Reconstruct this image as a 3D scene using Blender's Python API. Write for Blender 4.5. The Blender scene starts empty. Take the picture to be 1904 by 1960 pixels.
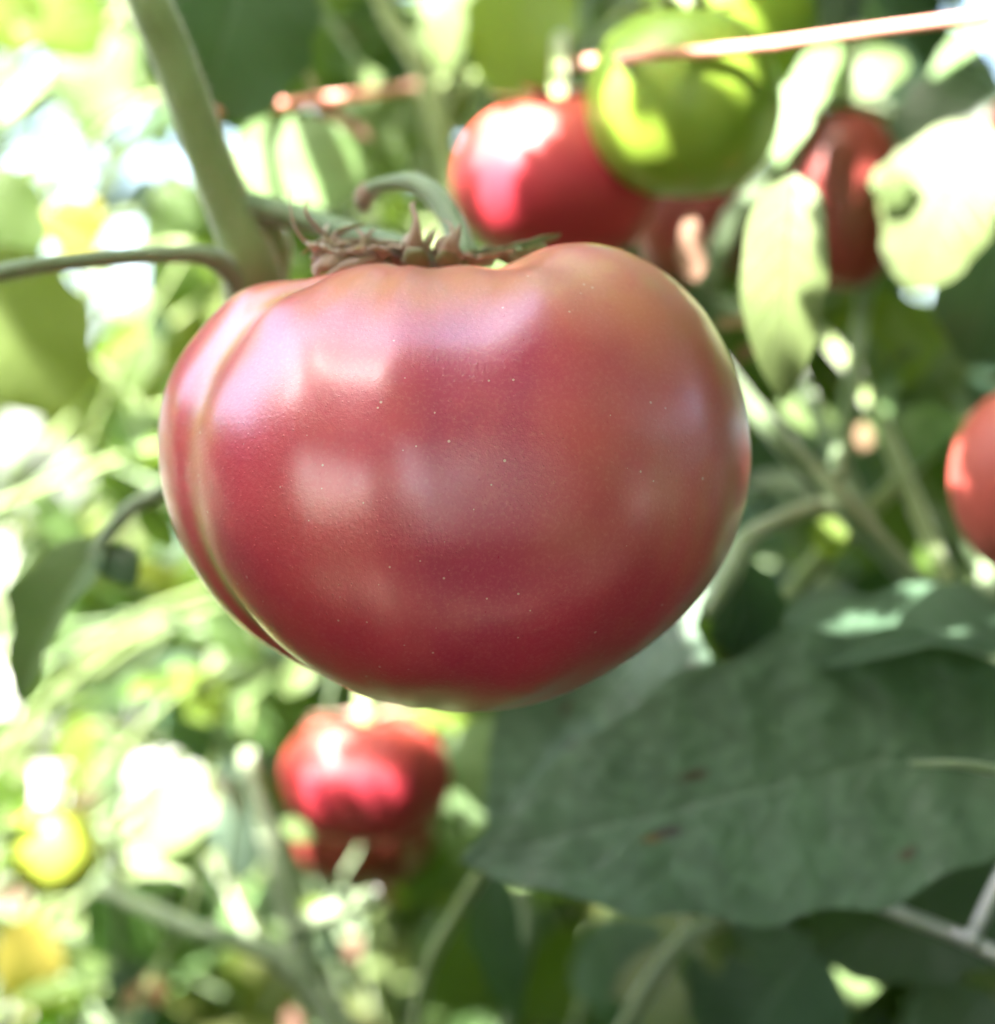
import bpy, bmesh, math, random
import numpy as np
from mathutils import Vector, Matrix, noise
R = random.Random(7)
scene = bpy.context.scene
COL = scene.collection
# ------------------------------------------------------------------ camera
CZ = 0.75                      # height of the lens above the soil
D0 = 0.45                      # lens to the middle of the big tomato
FW = 0.185                     # width of the frame there
K = FW / 1904.0
cam_d = bpy.data.cameras.new('camera')
cam = bpy.data.objects.new('camera', cam_d); COL.objects.link(cam)
cam.location = (0, -D0, CZ); cam.rotation_euler = (math.radians(90), 0, 0)
cam_d.sensor_fit = 'HORIZONTAL'; cam_d.sensor_width = 36
cam_d.lens = 36 * D0 / FW
cam_d.clip_start = 0.01; cam_d.clip_end = 500
cam_d.dof.use_dof = True
cam_d.dof.focus_distance = D0 - 0.040
cam_d.dof.aperture_fstop = 8.3
scene.camera = cam
# ------------------------------------------------------------------ light
SUN = Vector((-0.46, -0.48, 0.75)).normalized()
world = bpy.data.worlds.new("World"); scene.world = world; world.use_nodes = True
nt = world.node_tree; bg = nt.nodes['Background']
sky = nt.nodes.new('ShaderNodeTexSky'); sky.sky_type = 'NISHITA'; sky.sun_disc = False
sky.sun_elevation = math.asin(SUN.z); sky.sun_rotation = math.atan2(SUN.x, SUN.y)
sky.air_density = 1.0; sky.dust_density = 3.2; sky.ozone_density = 1.0
nt.links.new(sky.outputs[0], bg.inputs[0]); bg.inputs[1].default_value = 0.15
sl = bpy.data.lights.new('sun', 'SUN'); sl.energy = 5.0; sl.angle = math.radians(0.5); sl.color = (1, 0.95, 0.87)
so = bpy.data.objects.new('sun', sl); COL.objects.link(so)
so.rotation_euler = SUN.to_track_quat('Z', 'Y').to_euler(); so.location = (0, 0, 5)
scene.view_settings.view_transform = 'Standard'; scene.view_settings.look = 'None'
scene.view_settings.exposure = 3.3; scene.view_settings.gamma = 1
scene.view_settings.use_curve_mapping = False
scene.render.engine = 'CYCLES'
scene.cycles.use_denoising = True
scene.cycles.max_bounces = 8; scene.cycles.transmission_bounces = 4; scene.cycles.diffuse_bounces = 4
scene.cycles.caustics_reflective = False; scene.cycles.caustics_refractive = False
scene.cycles.sample_clamp_indirect = 6

# ------------------------------------------------------------------ helpers
def at(px, py, y):
    """a place in the garden: picture position (1904 wide) at depth y behind the big tomato's middle"""
    s = K * (D0 + y) / D0
    return Vector(((px - 952) * s, y, CZ - (py - 980) * s))
def pix(p):
    s = K * (D0 + p.y) / D0
    return (p.x / s + 952, 980 - (p.z - CZ) / s)
def tag(o, label=None, cat=None, group=None, kind=None):
    if label: o['label'] = label
    if cat: o['category'] = cat
    if group: o['group'] = group
    if kind: o['kind'] = kind
    return o
def link(name, me, parent=None, mat=None):
    o = bpy.data.objects.new(name, me); COL.objects.link(o)
    if parent: o.parent = parent
    if mat is not None and me is not None and not me.materials: me.materials.append(mat)
    return o
def empty(name, loc, label, cat, group=None):
    o = bpy.data.objects.new(name, None); COL.objects.link(o); o.location = loc
    o.empty_display_size = 0.01
    return tag(o, label, cat, group)
def put(o, parent):
    """keep world placement under a parent that is only translated"""
    o.parent = parent
    o.location = Vector(o.location) - parent.location
    return o
def mesh_from(vs, fs, name='m', smooth=True, uvs=None):
    me = bpy.data.meshes.new(name); me.from_pydata([tuple(v) for v in vs], [], fs); me.update()
    if smooth: me.polygons.foreach_set('use_smooth', [True] * len(me.polygons))
    if uvs is not None:
        ul = me.uv_layers.new(name='UVMap')
        li = np.empty(len(me.loops), dtype=np.int32); me.loops.foreach_get('vertex_index', li)
        ul.data.foreach_set('uv', np.asarray(uvs, dtype=np.float32)[li].ravel())
    return me
def catmull(P, n=8):
    P = [Vector(p) for p in P]
    if len(P) < 3: 
        return [P[0].lerp(P[-1], i / n) for i in range(n + 1)]
    Q = [P[0] * 2 - P[1]] + P + [P[-1] * 2 - P[-2]]
    out = []
    for i in range(1, len(Q) - 2):
        a, b, c, d = Q[i - 1], Q[i], Q[i + 1], Q[i + 2]
        for k in range(n):
            t = k / n
            out.append(0.5 * ((2 * b) + (c - a) * t + (2 * a - 5 * b + 4 * c - d) * t * t + (3 * b - a - 3 * c + d) * t ** 3))
    out.append(P[-1]); return out
def interp(vals, t):
    x = t * (len(vals) - 1); i = min(int(x), len(vals) - 2); f = x - i
    return vals[i] * (1 - f) + vals[i + 1] * f
def tube_data(P, rad, sides=10, n=8, flat=1.0, wob=0.0, seed=0, ribs=0.0, twist=0.0):
    pts = catmull(P, n); N = len(pts)
    vs, fs, uv = [], [], []
    up = None
    L = 0
    for i, p in enumerate(pts):
        t = (pts[min(i + 1, N - 1)] - pts[max(i - 1, 0)]).normalized()
        if up is None:
            up = Vector((0, 0, 1)) if abs(t.z) < 0.9 else Vector((0, 1, 0))
        up = (up - t * up.dot(t)).normalized(); sd = t.cross(up)
        if i: L += (p - pts[i - 1]).length
        f = i / (N - 1); r = interp(rad, f)
        for k in range(sides):
            a = 2 * math.pi * k / sides + twist * f
            rr = r * (1 + ribs * math.cos(5 * a))
            if wob: rr *= 1 + wob * noise.noise(Vector((p.x * 200 + seed, p.z * 200 + k * 0.7, p.y * 200)))
            vs.append(p + up * math.cos(a) * rr * flat + sd * math.sin(a) * rr)
            uv.append((k / sides, L * 10))
    for i in range(N - 1):
        for k in range(sides):
            a = i * sides + k; b = i * sides + (k + 1) % sides
            fs.append((a, b, b + sides, a + sides))
    fs.append(tuple(range(sides))[::-1]); fs.append(tuple((N - 1) * sides + k for k in range(sides)))
    return vs, fs, uv
def tube(name, P, rad, mat, parent=None, **kw):
    vs, fs, uv = tube_data(P, rad, **kw)
    c = Vector(P[0]); base = parent.location if parent else Vector((0, 0, 0))
    me = mesh_from([v - c for v in vs], fs, name, True, uv)
    o = link(name, me, parent, mat); o.location = c - (base if parent else Vector())
    return o

# ------------------------------------------------------------------ materials
def newmat(name):
    m = bpy.data.materials.new(name); m.use_nodes = True
    nt = m.node_tree; nt.nodes.clear()
    out = nt.nodes.new('ShaderNodeOutputMaterial'); return m, nt, out
def N(nt, typ, **kw):
    n = nt.nodes.new(typ)
    for k, v in kw.items():
        if k in ('operation', 'blend_type', 'data_type', 'feature', 'attribute_name', 'interpolation_type', 'noise_dimensions', 'distance'): setattr(n, k, v)
        else: n.inputs[k].default_value = v
    return n
def ramp(nt, fac, stops):
    r = nt.nodes.new('ShaderNodeValToRGB'); e = r.color_ramp.elements
    while len(e) < len(stops): e.new(0.5)
    for i, (p, c) in enumerate(stops):
        e[i].position = p; e[i].color = (*c, 1) if len(c) == 3 else c
    nt.links.new(fac, r.inputs[0]); return r.outputs[0]
def mixc(nt, f, a, b, bt='MIX'):
    m = nt.nodes.new('ShaderNodeMix'); m.data_type = 'RGBA'; m.blend_type = bt
    for s, v in ((m.inputs[0], f), (m.inputs[6], a), (m.inputs[7], b)):
        if hasattr(v, 'links'): nt.links.new(v, s)
        else: s.default_value = v if not isinstance(v, tuple) else ((*v, 1) if len(v) == 3 else v)
    return m.outputs[2]
def mth(nt, op, a, b=None, clamp=False):
    m = nt.nodes.new('ShaderNodeMath'); m.operation = op; m.use_clamp = clamp
    for s, v in ((m.inputs[0], a), (m.inputs[1], b)):
        if v is None: continue
        if hasattr(v, 'links'): nt.links.new(v, s)
        else: s.default_value = v
    return m.outputs[0]

def leaf_mat(name, top, under, trans, tw=0.35, rough=0.48, spots=None, bump=0.5, mottled=0.3, vein_k=0.4, vein_h=-.6, fine=60.0, coarse=18.0):
    m, nt, out = newmat(name)
    uv = nt.nodes.new('ShaderNodeUVMap'); sep = nt.nodes.new('ShaderNodeSeparateXYZ'); nt.links.new(uv.outputs[0], sep.inputs[0])
    u = sep.outputs[0]; v = mth(nt, 'SUBTRACT', sep.outputs[1], 0.5); av = mth(nt, 'ABSOLUTE', v)   # 0..0.5
    tc = nt.nodes.new('ShaderNodeTexCoord')
    ns = N(nt, 'ShaderNodeTexNoise', Scale=fine, Detail=4.0); nt.links.new(tc.outputs['Object'], ns.inputs['Vector'])
    ns2 = N(nt, 'ShaderNodeTexNoise', Scale=coarse, Detail=2.0); nt.links.new(tc.outputs['Object'], ns2.inputs['Vector'])
    mid = mth(nt, 'SUBTRACT', 1.0, mth(nt, 'DIVIDE', av, 0.025), True)
    w = mth(nt, 'FRACT', mth(nt, 'MULTIPLY', mth(nt, 'SUBTRACT', u, mth(nt, 'MULTIPLY', av, 0.45)), 8.0))
    lat = mth(nt, 'SUBTRACT', 1.0, mth(nt, 'DIVIDE', mth(nt, 'ABSOLUTE', mth(nt, 'SUBTRACT', w, 0.5)), 0.07), True)
    vein = mth(nt, 'MAXIMUM', mid, mth(nt, 'MULTIPLY', lat, 0.5))
    base = mixc(nt, mth(nt, 'MULTIPLY', ns2.outputs[0], mottled * 2, True), tuple(top), tuple(c * 0.55 for c in top))
    base = mixc(nt, mth(nt, 'MULTIPLY', mth(nt, 'SUBTRACT', ns.outputs[0], 0.45, True), 1.2, True), base, tuple(c * 1.5 for c in top))
    base = mixc(nt, mth(nt, 'MULTIPLY', vein, vein_k), base, (under[0] * 1.2, under[1] * 1.2, under[2] * 1.1))
    if spots:
        for (su, sv, sr, cc) in spots:
            d = nt.nodes.new('ShaderNodeVectorMath'); d.operation = 'DISTANCE'
            wv = nt.nodes.new('ShaderNodeVectorMath'); wv.operation = 'ADD'
            sc = nt.nodes.new('ShaderNodeVectorMath'); sc.operation = 'SCALE'; nt.links.new(ns.outputs['Color'], sc.inputs[0]); sc.inputs['Scale'].default_value = 0.05
            nt.links.new(uv.outputs[0], wv.inputs[0]); nt.links.new(sc.outputs[0], wv.inputs[1]); nt.links.new(wv.outputs[0], d.inputs[0])
            d.inputs[1].default_value = (su + 0.025, sv + 0.025, 0.025)
            f = mth(nt, 'SUBTRACT', 1.6, mth(nt, 'DIVIDE', d.outputs['Value'], sr), True)
            base = mixc(nt, f, base, cc)
    geo = nt.nodes.new('ShaderNodeNewGeometry')
    col = mixc(nt, geo.outputs['Backfacing'], base, tuple(under))
    oi = nt.nodes.new('ShaderNodeObjectInfo')
    hs = nt.nodes.new('ShaderNodeHueSaturation'); nt.links.new(col, hs.inputs['Color'])
    hs.inputs['Saturation'].default_value = 1.0
    nt.links.new(mth(nt, 'ADD', mth(nt, 'MULTIPLY', oi.outputs['Random'], 0.05), 0.475), hs.inputs['Hue'])
    nt.links.new(mth(nt, 'ADD', mth(nt, 'MULTIPLY', oi.outputs['Random'], 0.5), 0.75), hs.inputs['Value'])
    p = N(nt, 'ShaderNodeBsdfPrincipled', Roughness=rough); nt.links.new(hs.outputs[0], p.inputs['Base Color'])
    p.inputs['Specular IOR Level'].default_value = 0.45
    bp = N(nt, 'ShaderNodeBump', Strength=bump, Distance=0.0012)
    hgt = mth(nt, 'ADD', mth(nt, 'MULTIPLY', vein, vein_h), mth(nt, 'MULTIPLY', ns.outputs[0], 0.9)); nt.links.new(hgt, bp.inputs['Height'])
    nt.links.new(bp.outputs[0], p.inputs['Normal'])
    tr = nt.nodes.new('ShaderNodeBsdfTranslucent'); tr.inputs[0].default_value = (*trans, 1)
    tcol = mixc(nt, mth(nt, 'MULTIPLY', vein, 0.4), tuple(trans), tuple(c * 0.5 for c in trans)); nt.links.new(tcol, tr.inputs[0])
    mx = nt.nodes.new('ShaderNodeMixShader'); mx.inputs[0].default_value = tw
    nt.links.new(p.outputs[0], mx.inputs[1]); nt.links.new(tr.outputs[0], mx.inputs[2]); nt.links.new(mx.outputs[0], out.inputs[0])
    return m
M = {}
M['leaf'] = leaf_mat('leaf green', (0.068, 0.118, 0.034), (0.13, 0.19, 0.085), (0.26, 0.42, 0.05))
M['leaf_blue'] = leaf_mat('leaf blue green', (0.062, 0.112, 0.066), (0.15, 0.22, 0.16), (0.12, 0.26, 0.05), tw=0.25, rough=0.42)
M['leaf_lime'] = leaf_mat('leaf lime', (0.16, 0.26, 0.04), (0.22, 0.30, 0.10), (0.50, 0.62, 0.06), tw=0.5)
M['leaf_olive'] = leaf_mat('leaf olive', (0.15, 0.19, 0.06), (0.20, 0.23, 0.10), (0.40, 0.45, 0.08), tw=0.45)
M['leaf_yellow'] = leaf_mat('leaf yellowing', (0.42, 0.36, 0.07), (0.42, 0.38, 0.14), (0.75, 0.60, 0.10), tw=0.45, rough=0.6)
M['leaf_pale'] = leaf_mat('leaf pale lightened', (0.14, 0.22, 0.075), (0.19, 0.26, 0.12), (0.25, 0.34, 0.14), tw=0.3, rough=0.5)  # lighter green, part of the sunlight put into the colour
M['leaf_dry'] = leaf_mat('leaf withered', (0.33, 0.20, 0.13), (0.36, 0.25, 0.18), (0.45, 0.26, 0.14), tw=0.3, rough=0.8)
M['big_leaf'] = leaf_mat('leaf of the big spotted one', (0.20, 0.32, 0.225), (0.20, 0.28, 0.21), (0.10, 0.22, 0.05), tw=0.2, rough=0.42,
    spots=[(0.665, 0.60, 0.024, (0.09, 0.055, 0.07)), (0.60, 0.39, 0.020, (0.10, 0.06, 0.045)), (0.69, 0.62, 0.015, (0.28, 0.18, 0.06)), (0.30, 0.86, 0.016, (0.14, 0.09, 0.07))], bump=1.0, mottled=0.8, vein_k=0.12, vein_h=-.25, fine=230.0, coarse=70.0)
def stem_mat(name, c1, c2, rough=0.55, sheen=0.5, scale=90):
    m, nt, out = newmat(name)
    tc = nt.nodes.new('ShaderNodeTexCoord')
    ns = N(nt, 'ShaderNodeTexNoise', Scale=float(scale), Detail=5.0); nt.links.new(tc.outputs['Object'], ns.inputs['Vector'])
    mp = nt.nodes.new('ShaderNodeMapping'); mp.inputs['Scale'].default_value = (1, 1, 0.15); nt.links.new(tc.outputs['Object'], mp.inputs[0])
    n2 = N(nt, 'ShaderNodeTexNoise', Scale=700.0, Detail=3.0); nt.links.new(mp.outputs[0], n2.inputs['Vector'])
    c = mixc(nt, mth(nt, 'ADD', mth(nt, 'MULTIPLY', ns.outputs[0], 0.7), mth(nt, 'MULTIPLY', n2.outputs[0], 0.3)), c1, c2)
    p = N(nt, 'ShaderNodeBsdfPrincipled', Roughness=rough); nt.links.new(c, p.inputs['Base Color'])
    p.inputs['Sheen Weight'].default_value = sheen; p.inputs['Sheen Roughness'].default_value = 0.4
    p.inputs['Subsurface Weight'].default_value = 0.15; p.inputs['Subsurface Radius'].default_value = (0.6, 1, 0.3); p.inputs['Subsurface Scale'].default_value = 0.002
    b = N(nt, 'ShaderNodeBump', Strength=0.5, Distance=0.0004); nt.links.new(n2.outputs[0], b.inputs['Height']); nt.links.new(b.outputs[0], p.inputs['Normal'])
    nt.links.new(p.outputs[0], out.inputs[0]); return m
M['stem'] = stem_mat('hairy green stem', (0.17, 0.24, 0.075), (0.25, 0.33, 0.13), sheen=0.9)
M['stem_pale'] = stem_mat('pale green stalk', (0.17, 0.24, 0.13), (0.26, 0.32, 0.19), sheen=0.7)
M['stem_dark'] = stem_mat('grey green truss', (0.12, 0.19, 0.09), (0.19, 0.26, 0.14))
M['dry'] = stem_mat('dried sepal', (0.20, 0.11, 0.08), (0.50, 0.36, 0.29), rough=0.85, sheen=0.3, scale=400)
M['dry_pale'] = stem_mat('bleached sepal', (0.34, 0.26, 0.21), (0.62, 0.52, 0.45), rough=0.9, sheen=0.3, scale=500)
M['sepal_green'] = stem_mat('half dried sepal', (0.13, 0.17, 0.05), (0.22, 0.14, 0.08), rough=0.7, sheen=0.3, scale=250)
M['twine'] = stem_mat('orange twine', (0.88, 0.31, 0.23), (0.95, 0.48, 0.40), rough=0.6, sheen=0.3, scale=600)

def metal():
    m, nt, out = newmat('galvanised wire')
    tc = nt.nodes.new('ShaderNodeTexCoord')
    ns = N(nt, 'ShaderNodeTexNoise', Scale=120.0, Detail=5.0); nt.links.new(tc.outputs['Object'], ns.inputs['Vector'])
    p = N(nt, 'ShaderNodeBsdfPrincipled', Roughness=0.5, Metallic=0.45)
    nt.links.new(mixc(nt, ns.outputs[0], (0.34, 0.34, 0.37), (0.62, 0.60, 0.64)), p.inputs['Base Color'])
    nt.links.new(p.outputs[0], out.inputs[0]); return m
M['wire'] = metal()

def tomato_mat(name, c1, c2, c3, rough=0.5, scale=25):
    m, nt, out = newmat(name)
    tc = nt.nodes.new('ShaderNodeTexCoord')
    ns = N(nt, 'ShaderNodeTexNoise', Scale=float(scale), Detail=2.0); nt.links.new(tc.outputs['Object'], ns.inputs['Vector'])
    sp = nt.nodes.new('ShaderNodeSeparateXYZ'); nt.links.new(tc.outputs['Object'], sp.inputs[0])
    c = mixc(nt, mth(nt, 'MULTIPLY', mth(nt, 'SUBTRACT', ns.outputs[0], 0.3), 2.0, True), c1, c2)
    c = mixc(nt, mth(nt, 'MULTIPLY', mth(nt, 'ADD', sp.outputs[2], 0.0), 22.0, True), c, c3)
    p = N(nt, 'ShaderNodeBsdfPrincipled', Roughness=rough); nt.links.new(c, p.inputs['Base Color'])
    p.inputs['Subsurface Weight'].default_value = 0.2; p.inputs['Subsurface Radius'].default_value = (1, 0.4, 0.25); p.inputs['Subsurface Scale'].default_value = 0.004
    nt.links.new(p.outputs[0], out.inputs[0]); return m
M['t_red'] = tomato_mat('ripe red skin', (0.50, 0.035, 0.045), (0.42, 0.03, 0.06), (0.72, 0.22, 0.11))  # paler orange top puts part of the sun into the shoulder colour
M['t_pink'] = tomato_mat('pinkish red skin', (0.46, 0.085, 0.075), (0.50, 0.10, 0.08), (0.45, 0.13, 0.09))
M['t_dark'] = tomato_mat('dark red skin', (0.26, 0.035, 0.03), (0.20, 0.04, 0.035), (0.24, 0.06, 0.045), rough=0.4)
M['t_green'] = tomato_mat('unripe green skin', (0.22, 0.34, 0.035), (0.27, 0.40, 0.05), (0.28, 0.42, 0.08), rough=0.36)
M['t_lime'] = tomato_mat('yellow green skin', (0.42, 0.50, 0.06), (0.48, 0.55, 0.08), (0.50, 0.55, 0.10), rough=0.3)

def main_skin():
    m, nt, out = newmat('dusty pink tomato skin')
    tc = nt.nodes.new('ShaderNodeTexCoord')
    def at_(n):
        a = nt.nodes.new('ShaderNodeAttribute'); a.attribute_name = n; return a.outputs['Fac']
    n1 = N(nt, 'ShaderNodeTexNoise', Scale=22.0, Detail=3.0); nt.links.new(tc.outputs['Object'], n1.inputs['Vector'])
    n2 = N(nt, 'ShaderNodeTexNoise', Scale=1400.0, Detail=4.0, Roughness=0.7); nt.links.new(tc.outputs['Object'], n2.inputs['Vector'])
    n3 = N(nt, 'ShaderNodeTexNoise', Scale=90.0, Detail=3.0); nt.links.new(tc.outputs['Object'], n3.inputs['Vector'])
    c = mixc(nt, mth(nt, 'MULTIPLY', mth(nt, 'SUBTRACT', n1.outputs[0], 0.35), 2.5, True), (0.71, 0.045, 0.098), (0.72, 0.095, 0.130))
    c = mixc(nt, at_('magenta'), c, (0.50, 0.005, 0.088))
    c = mixc(nt, mth(nt, 'MULTIPLY', at_('orange'), mth(nt, 'ADD', n3.outputs[0], 0.35)), c, (0.64, 0.22, 0.12))
    c = mixc(nt, mth(nt, 'MULTIPLY', at_('yellow'), mth(nt, 'ADD', mth(nt, 'MULTIPLY', n3.outputs[0], 0.6), 0.6), True), c, (0.62, 0.42, 0.15))
    n4 = N(nt, 'ShaderNodeTexNoise', Scale=45.0, Detail=6.0, Roughness=0.65); nt.links.new(tc.outputs['Object'], n4.inputs['Vector'])
    c = mixc(nt, mth(nt, 'MULTIPLY', mth(nt, 'SUBTRACT', n4.outputs[0], 0.5, True), 1.6, True), c, (0.75, 0.13, 0.14))
    c = mixc(nt, mth(nt, 'MULTIPLY', mth(nt, 'SUBTRACT', 0.47, n4.outputs[0], True), 2.2, True), c, (0.48, 0.01, 0.08))
    # pin-prick pale and dark flecks in the waxy skin
    vo = N(nt, 'ShaderNodeTexVoronoi', Scale=900.0); nt.links.new(tc.outputs['Object'], vo.inputs['Vector'])
    dot = mth(nt, 'SUBTRACT', 1.0, mth(nt, 'DIVIDE', vo.outputs['Distance'], 0.20), True)
    sx = nt.nodes.new('ShaderNodeSeparateXYZ'); nt.links.new(vo.outputs['Color'], sx.inputs[0])
    pale = mth(nt, 'MULTIPLY', dot, mth(nt, 'GREATER_THAN', sx.outputs[0], 0.45))
    dark = mth(nt, 'MULTIPLY', dot, mth(nt, 'LESS_THAN', sx.outputs[0], 0.10))
    vo2 = N(nt, 'ShaderNodeTexVoronoi', Scale=430.0); nt.links.new(tc.outputs['Object'], vo2.inputs['Vector'])
    s2 = nt.nodes.new('ShaderNodeSeparateXYZ'); nt.links.new(vo2.outputs['Color'], s2.inputs[0])
    big = mth(nt, 'MULTIPLY', mth(nt, 'LESS_THAN', vo2.outputs['Distance'], mth(nt, 'MULTIPLY', s2.outputs[1], 0.115)), mth(nt, 'GREATER_THAN', s2.outputs[0], 0.55))
    c = mixc(nt, mth(nt, 'MULTIPLY', pale, 0.2), c, (0.85, 0.40, 0.40))
    c = mixc(nt, mth(nt, 'MULTIPLY', dark, 0.35), c, (0.14, 0.02, 0.02))
    c = mixc(nt, mth(nt, 'MULTIPLY', mth(nt, 'SUBTRACT', n2.outputs[0], 0.48, True), 0.7), c, (0.88, 0.36, 0.38))
    c = mixc(nt, mth(nt, 'MULTIPLY', big, 0.55), c, (0.85, 0.75, 0.66))
    p = N(nt, 'ShaderNodeBsdfPrincipled'); nt.links.new(c, p.inputs['Base Color'])
    rg = mth(nt, 'ADD', 0.235, mth(nt, 'MULTIPLY', n2.outputs[0], 0.13)); nt.links.new(rg, p.inputs['Roughness'])
    p.inputs['Specular IOR Level'].default_value = 1.0; p.inputs['Coat Weight'].default_value = 0.7; p.inputs['Coat Roughness'].default_value = 0.25; p.inputs['Coat IOR'].default_value = 1.6
    p.inputs['Subsurface Weight'].default_value = 0.18; p.inputs['Subsurface Radius'].default_value = (1, 0.35, 0.2); p.inputs['Subsurface Scale'].default_value = 0.003
    p.inputs['Sheen Weight'].default_value = 0.03; p.inputs['Sheen Roughness'].default_value = 0.5
    b = N(nt, 'ShaderNodeBump', Strength=0.6, Distance=0.00014)
    h = mth(nt, 'ADD', n2.outputs[0], mth(nt, 'MULTIPLY', dot, 0.6)); nt.links.new(h, b.inputs['Height']); nt.links.new(b.outputs[0], p.inputs['Normal'])
    nt.links.new(p.outputs[0], out.inputs[0]); return m
M['main'] = main_skin()
def ground_mat():
    m, nt, out = newmat('dry straw soil')
    tc = nt.nodes.new('ShaderNodeTexCoord')
    ns = N(nt, 'ShaderNodeTexNoise', Scale=3.0, Detail=10.0); nt.links.new(tc.outputs['Object'], ns.inputs['Vector'])
    n2 = N(nt, 'ShaderNodeTexNoise', Scale=60.0, Detail=6.0); nt.links.new(tc.outputs['Object'], n2.inputs['Vector'])
    c = ramp(nt, ns.outputs[0], [(0.3, (0.09, 0.065, 0.045)), (0.5, (0.15, 0.12, 0.08)), (0.7, (0.22, 0.19, 0.12))])
    ln = nt.nodes.new('ShaderNodeVectorMath'); ln.operation = 'LENGTH'; nt.links.new(tc.outputs['Object'], ln.inputs[0])
    far = mth(nt, 'MULTIPLY', mth(nt, 'SUBTRACT', mth(nt, 'ADD', ln.outputs['Value'], ns.outputs[0]), 2.9), 1.5, True)
    c = mixc(nt, mth(nt, 'MULTIPLY', n2.outputs[0], 0.5), c, (0.16, 0.13, 0.09))
    c = mixc(nt, far, c, mixc(nt, n2.outputs[0], (0.36, 0.36, 0.28), (0.50, 0.49, 0.42)))  # far ground made paler to brighten the background and the skin reflections
    p = N(nt, 'ShaderNodeBsdfPrincipled', Roughness=0.9); nt.links.new(c, p.inputs['Base Color'])
    b = N(nt, 'ShaderNodeBump', Strength=0.6, Distance=0.02); nt.links.new(n2.outputs[0], b.inputs['Height']); nt.links.new(b.outputs[0], p.inputs['Normal'])
    nt.links.new(p.outputs[0], out.inputs[0]); return m

# ------------------------------------------------------------------ ground
vs, fs = [], []
rings = [0, 0.5, 1, 1.6, 2.4, 3.5, 5, 8, 14, 30, 80, 250]; S = 36
vs.append((0, 0, 0))
for r in rings[1:]:
    for k in range(S):
        a = 2 * math.pi * k / S; x, y = r * math.cos(a), r * math.sin(a)
        vs.append((x, y, 0.03 * noise.noise(Vector((x * 1.3, y * 1.3, 0))) * (r < 30)))
for k in range(S): fs.append((0, 1 + k, 1 + (k + 1) % S))
for i in range(len(rings) - 2):
    for k in range(S):
        a = 1 + i * S + k; b = 1 + i * S + (k + 1) % S
        fs.append((a, a + S, b + S, b))
g = link('ground', mesh_from(vs, fs, 'ground'), None, ground_mat()); tag(g, 'dry pale garden soil beyond and under the tomato plants', kind='structure')

# ------------------------------------------------------------------ the big tomato
OUT = [(450,556),(475,543),(505,534),(545,529),(590,526),(640,508),(690,500),(760,500),(830,502),(900,503),(950,510),(1000,489),(1060,463),(1130,457),(1200,472),(1280,518),
 (1350,590),(1400,680),(1430,770),(1441,860),(1432,960),(1400,1055),(1340,1142),(1250,1224),(1150,1292),(1050,1338),(960,1356),(860,1357),(760,1343),(640,1300),
 (540,1252),(450,1190),(380,1103),(330,1003),(305,905),(300,820),(314,740),(345,675),(400,607)]
CX, CY = 870, 915
ang = np.array([math.atan2(CY - y, x - CX) for x, y in OUT]); rad = np.array([math.hypot(x - CX, y - CY) for x, y in OUT])
o_ = np.argsort(ang); ang = ang[o_]; rad = rad[o_]
angp = np.concatenate([ang - 2 * math.pi, ang, ang + 2 * math.pi]); radp = np.tile(rad, 3)
fine = np.linspace(-math.pi, math.pi, 721)[:-1]; sf = np.interp(fine, angp, radp)
kk = np.exp(-0.5 * (np.arange(-9, 10) / 3.2) ** 2); kk /= kk.sum()
sf = np.convolve(np.concatenate([sf[-9:], sf, sf[:9]]), kk, 'valid')
k2 = np.exp(-0.5 * (np.arange(-120, 121) / 42.0) ** 2); k2 /= k2.sum()
sfs = np.convolve(np.concatenate([sf[-120:], sf, sf[:120]]), k2, 'valid')
def Sil(a, w):
    return float(np.interp(a, fine, sf, period=2 * math.pi)) * w + float(np.interp(a, fine, sfs, period=2 * math.pi)) * (1 - w)
DEP = 0.047
NA, NB = 300, 170
def sstep(a, b, x):
    t = np.clip((x - a) / (b - a), 0, 1); return t * t * (3 - 2 * t)
MC = at(CX, CY, 0)
P = np.zeros((NB + 1, NA, 3))
for i in range(NB + 1):
    b = math.pi * i / NB
    sb = math.sin(b); cb = math.cos(b)
    for j in range(NA):
        a = -math.pi + 2 * math.pi * j / NA
        s = Sil(a, abs(sb) ** 5) * K * 0.993
        e = 0.92
        rr = s * (abs(sb) ** e)
        P[i, j] = (rr * math.cos(a), -DEP * (abs(cb) ** 1.0) * (1 if cb > 0 else -1), rr * math.sin(a) - (.0062 * cb * abs(cb) ** .3 if cb > 0 else 0))
# meridians round the stalk axis
x, y, z = P[..., 0].copy(), P[..., 1].copy(), P[..., 2].copy()
zn = z / (430 * K)
xa = (800 - CX) * K
Rl, Rr = 505 * K, 640 * K
dx = x - xa
xx = np.where(dx < 0, dx / Rl, dx / Rr)
phi = np.degrees(np.arctan2(xx, -y / DEP))
def valley(c, w): 
    d = (phi - c + 180) % 360 - 180
    return np.exp(-0.5 * (d / w) ** 2)
topw = sstep(-0.2, 1.0, zn); polefade = 1 - sstep(0.9, 1.0, np.abs(zn)) * 0.0
disp = np.zeros_like(x)
gv = valley(-60, 5.0)
disp -= gv * (0.0007 + 0.0006 * topw)
disp -= valley(-60, 13) * 0.0015
disp -= valley(-15, 6) * 0.0010 * (0.6 + .4 * topw)
disp -= valley(11, 10) * (0.0014 + 0.0002 * topw)
disp -= valley(45, 8) * (0.0010 + 0.0006 * topw)
disp -= valley(100, 10) * 0.002
disp -= valley(150, 12) * 0.003
disp -= valley(-120, 12) * 0.003
disp -= valley(-165, 9) * 0.003
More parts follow.
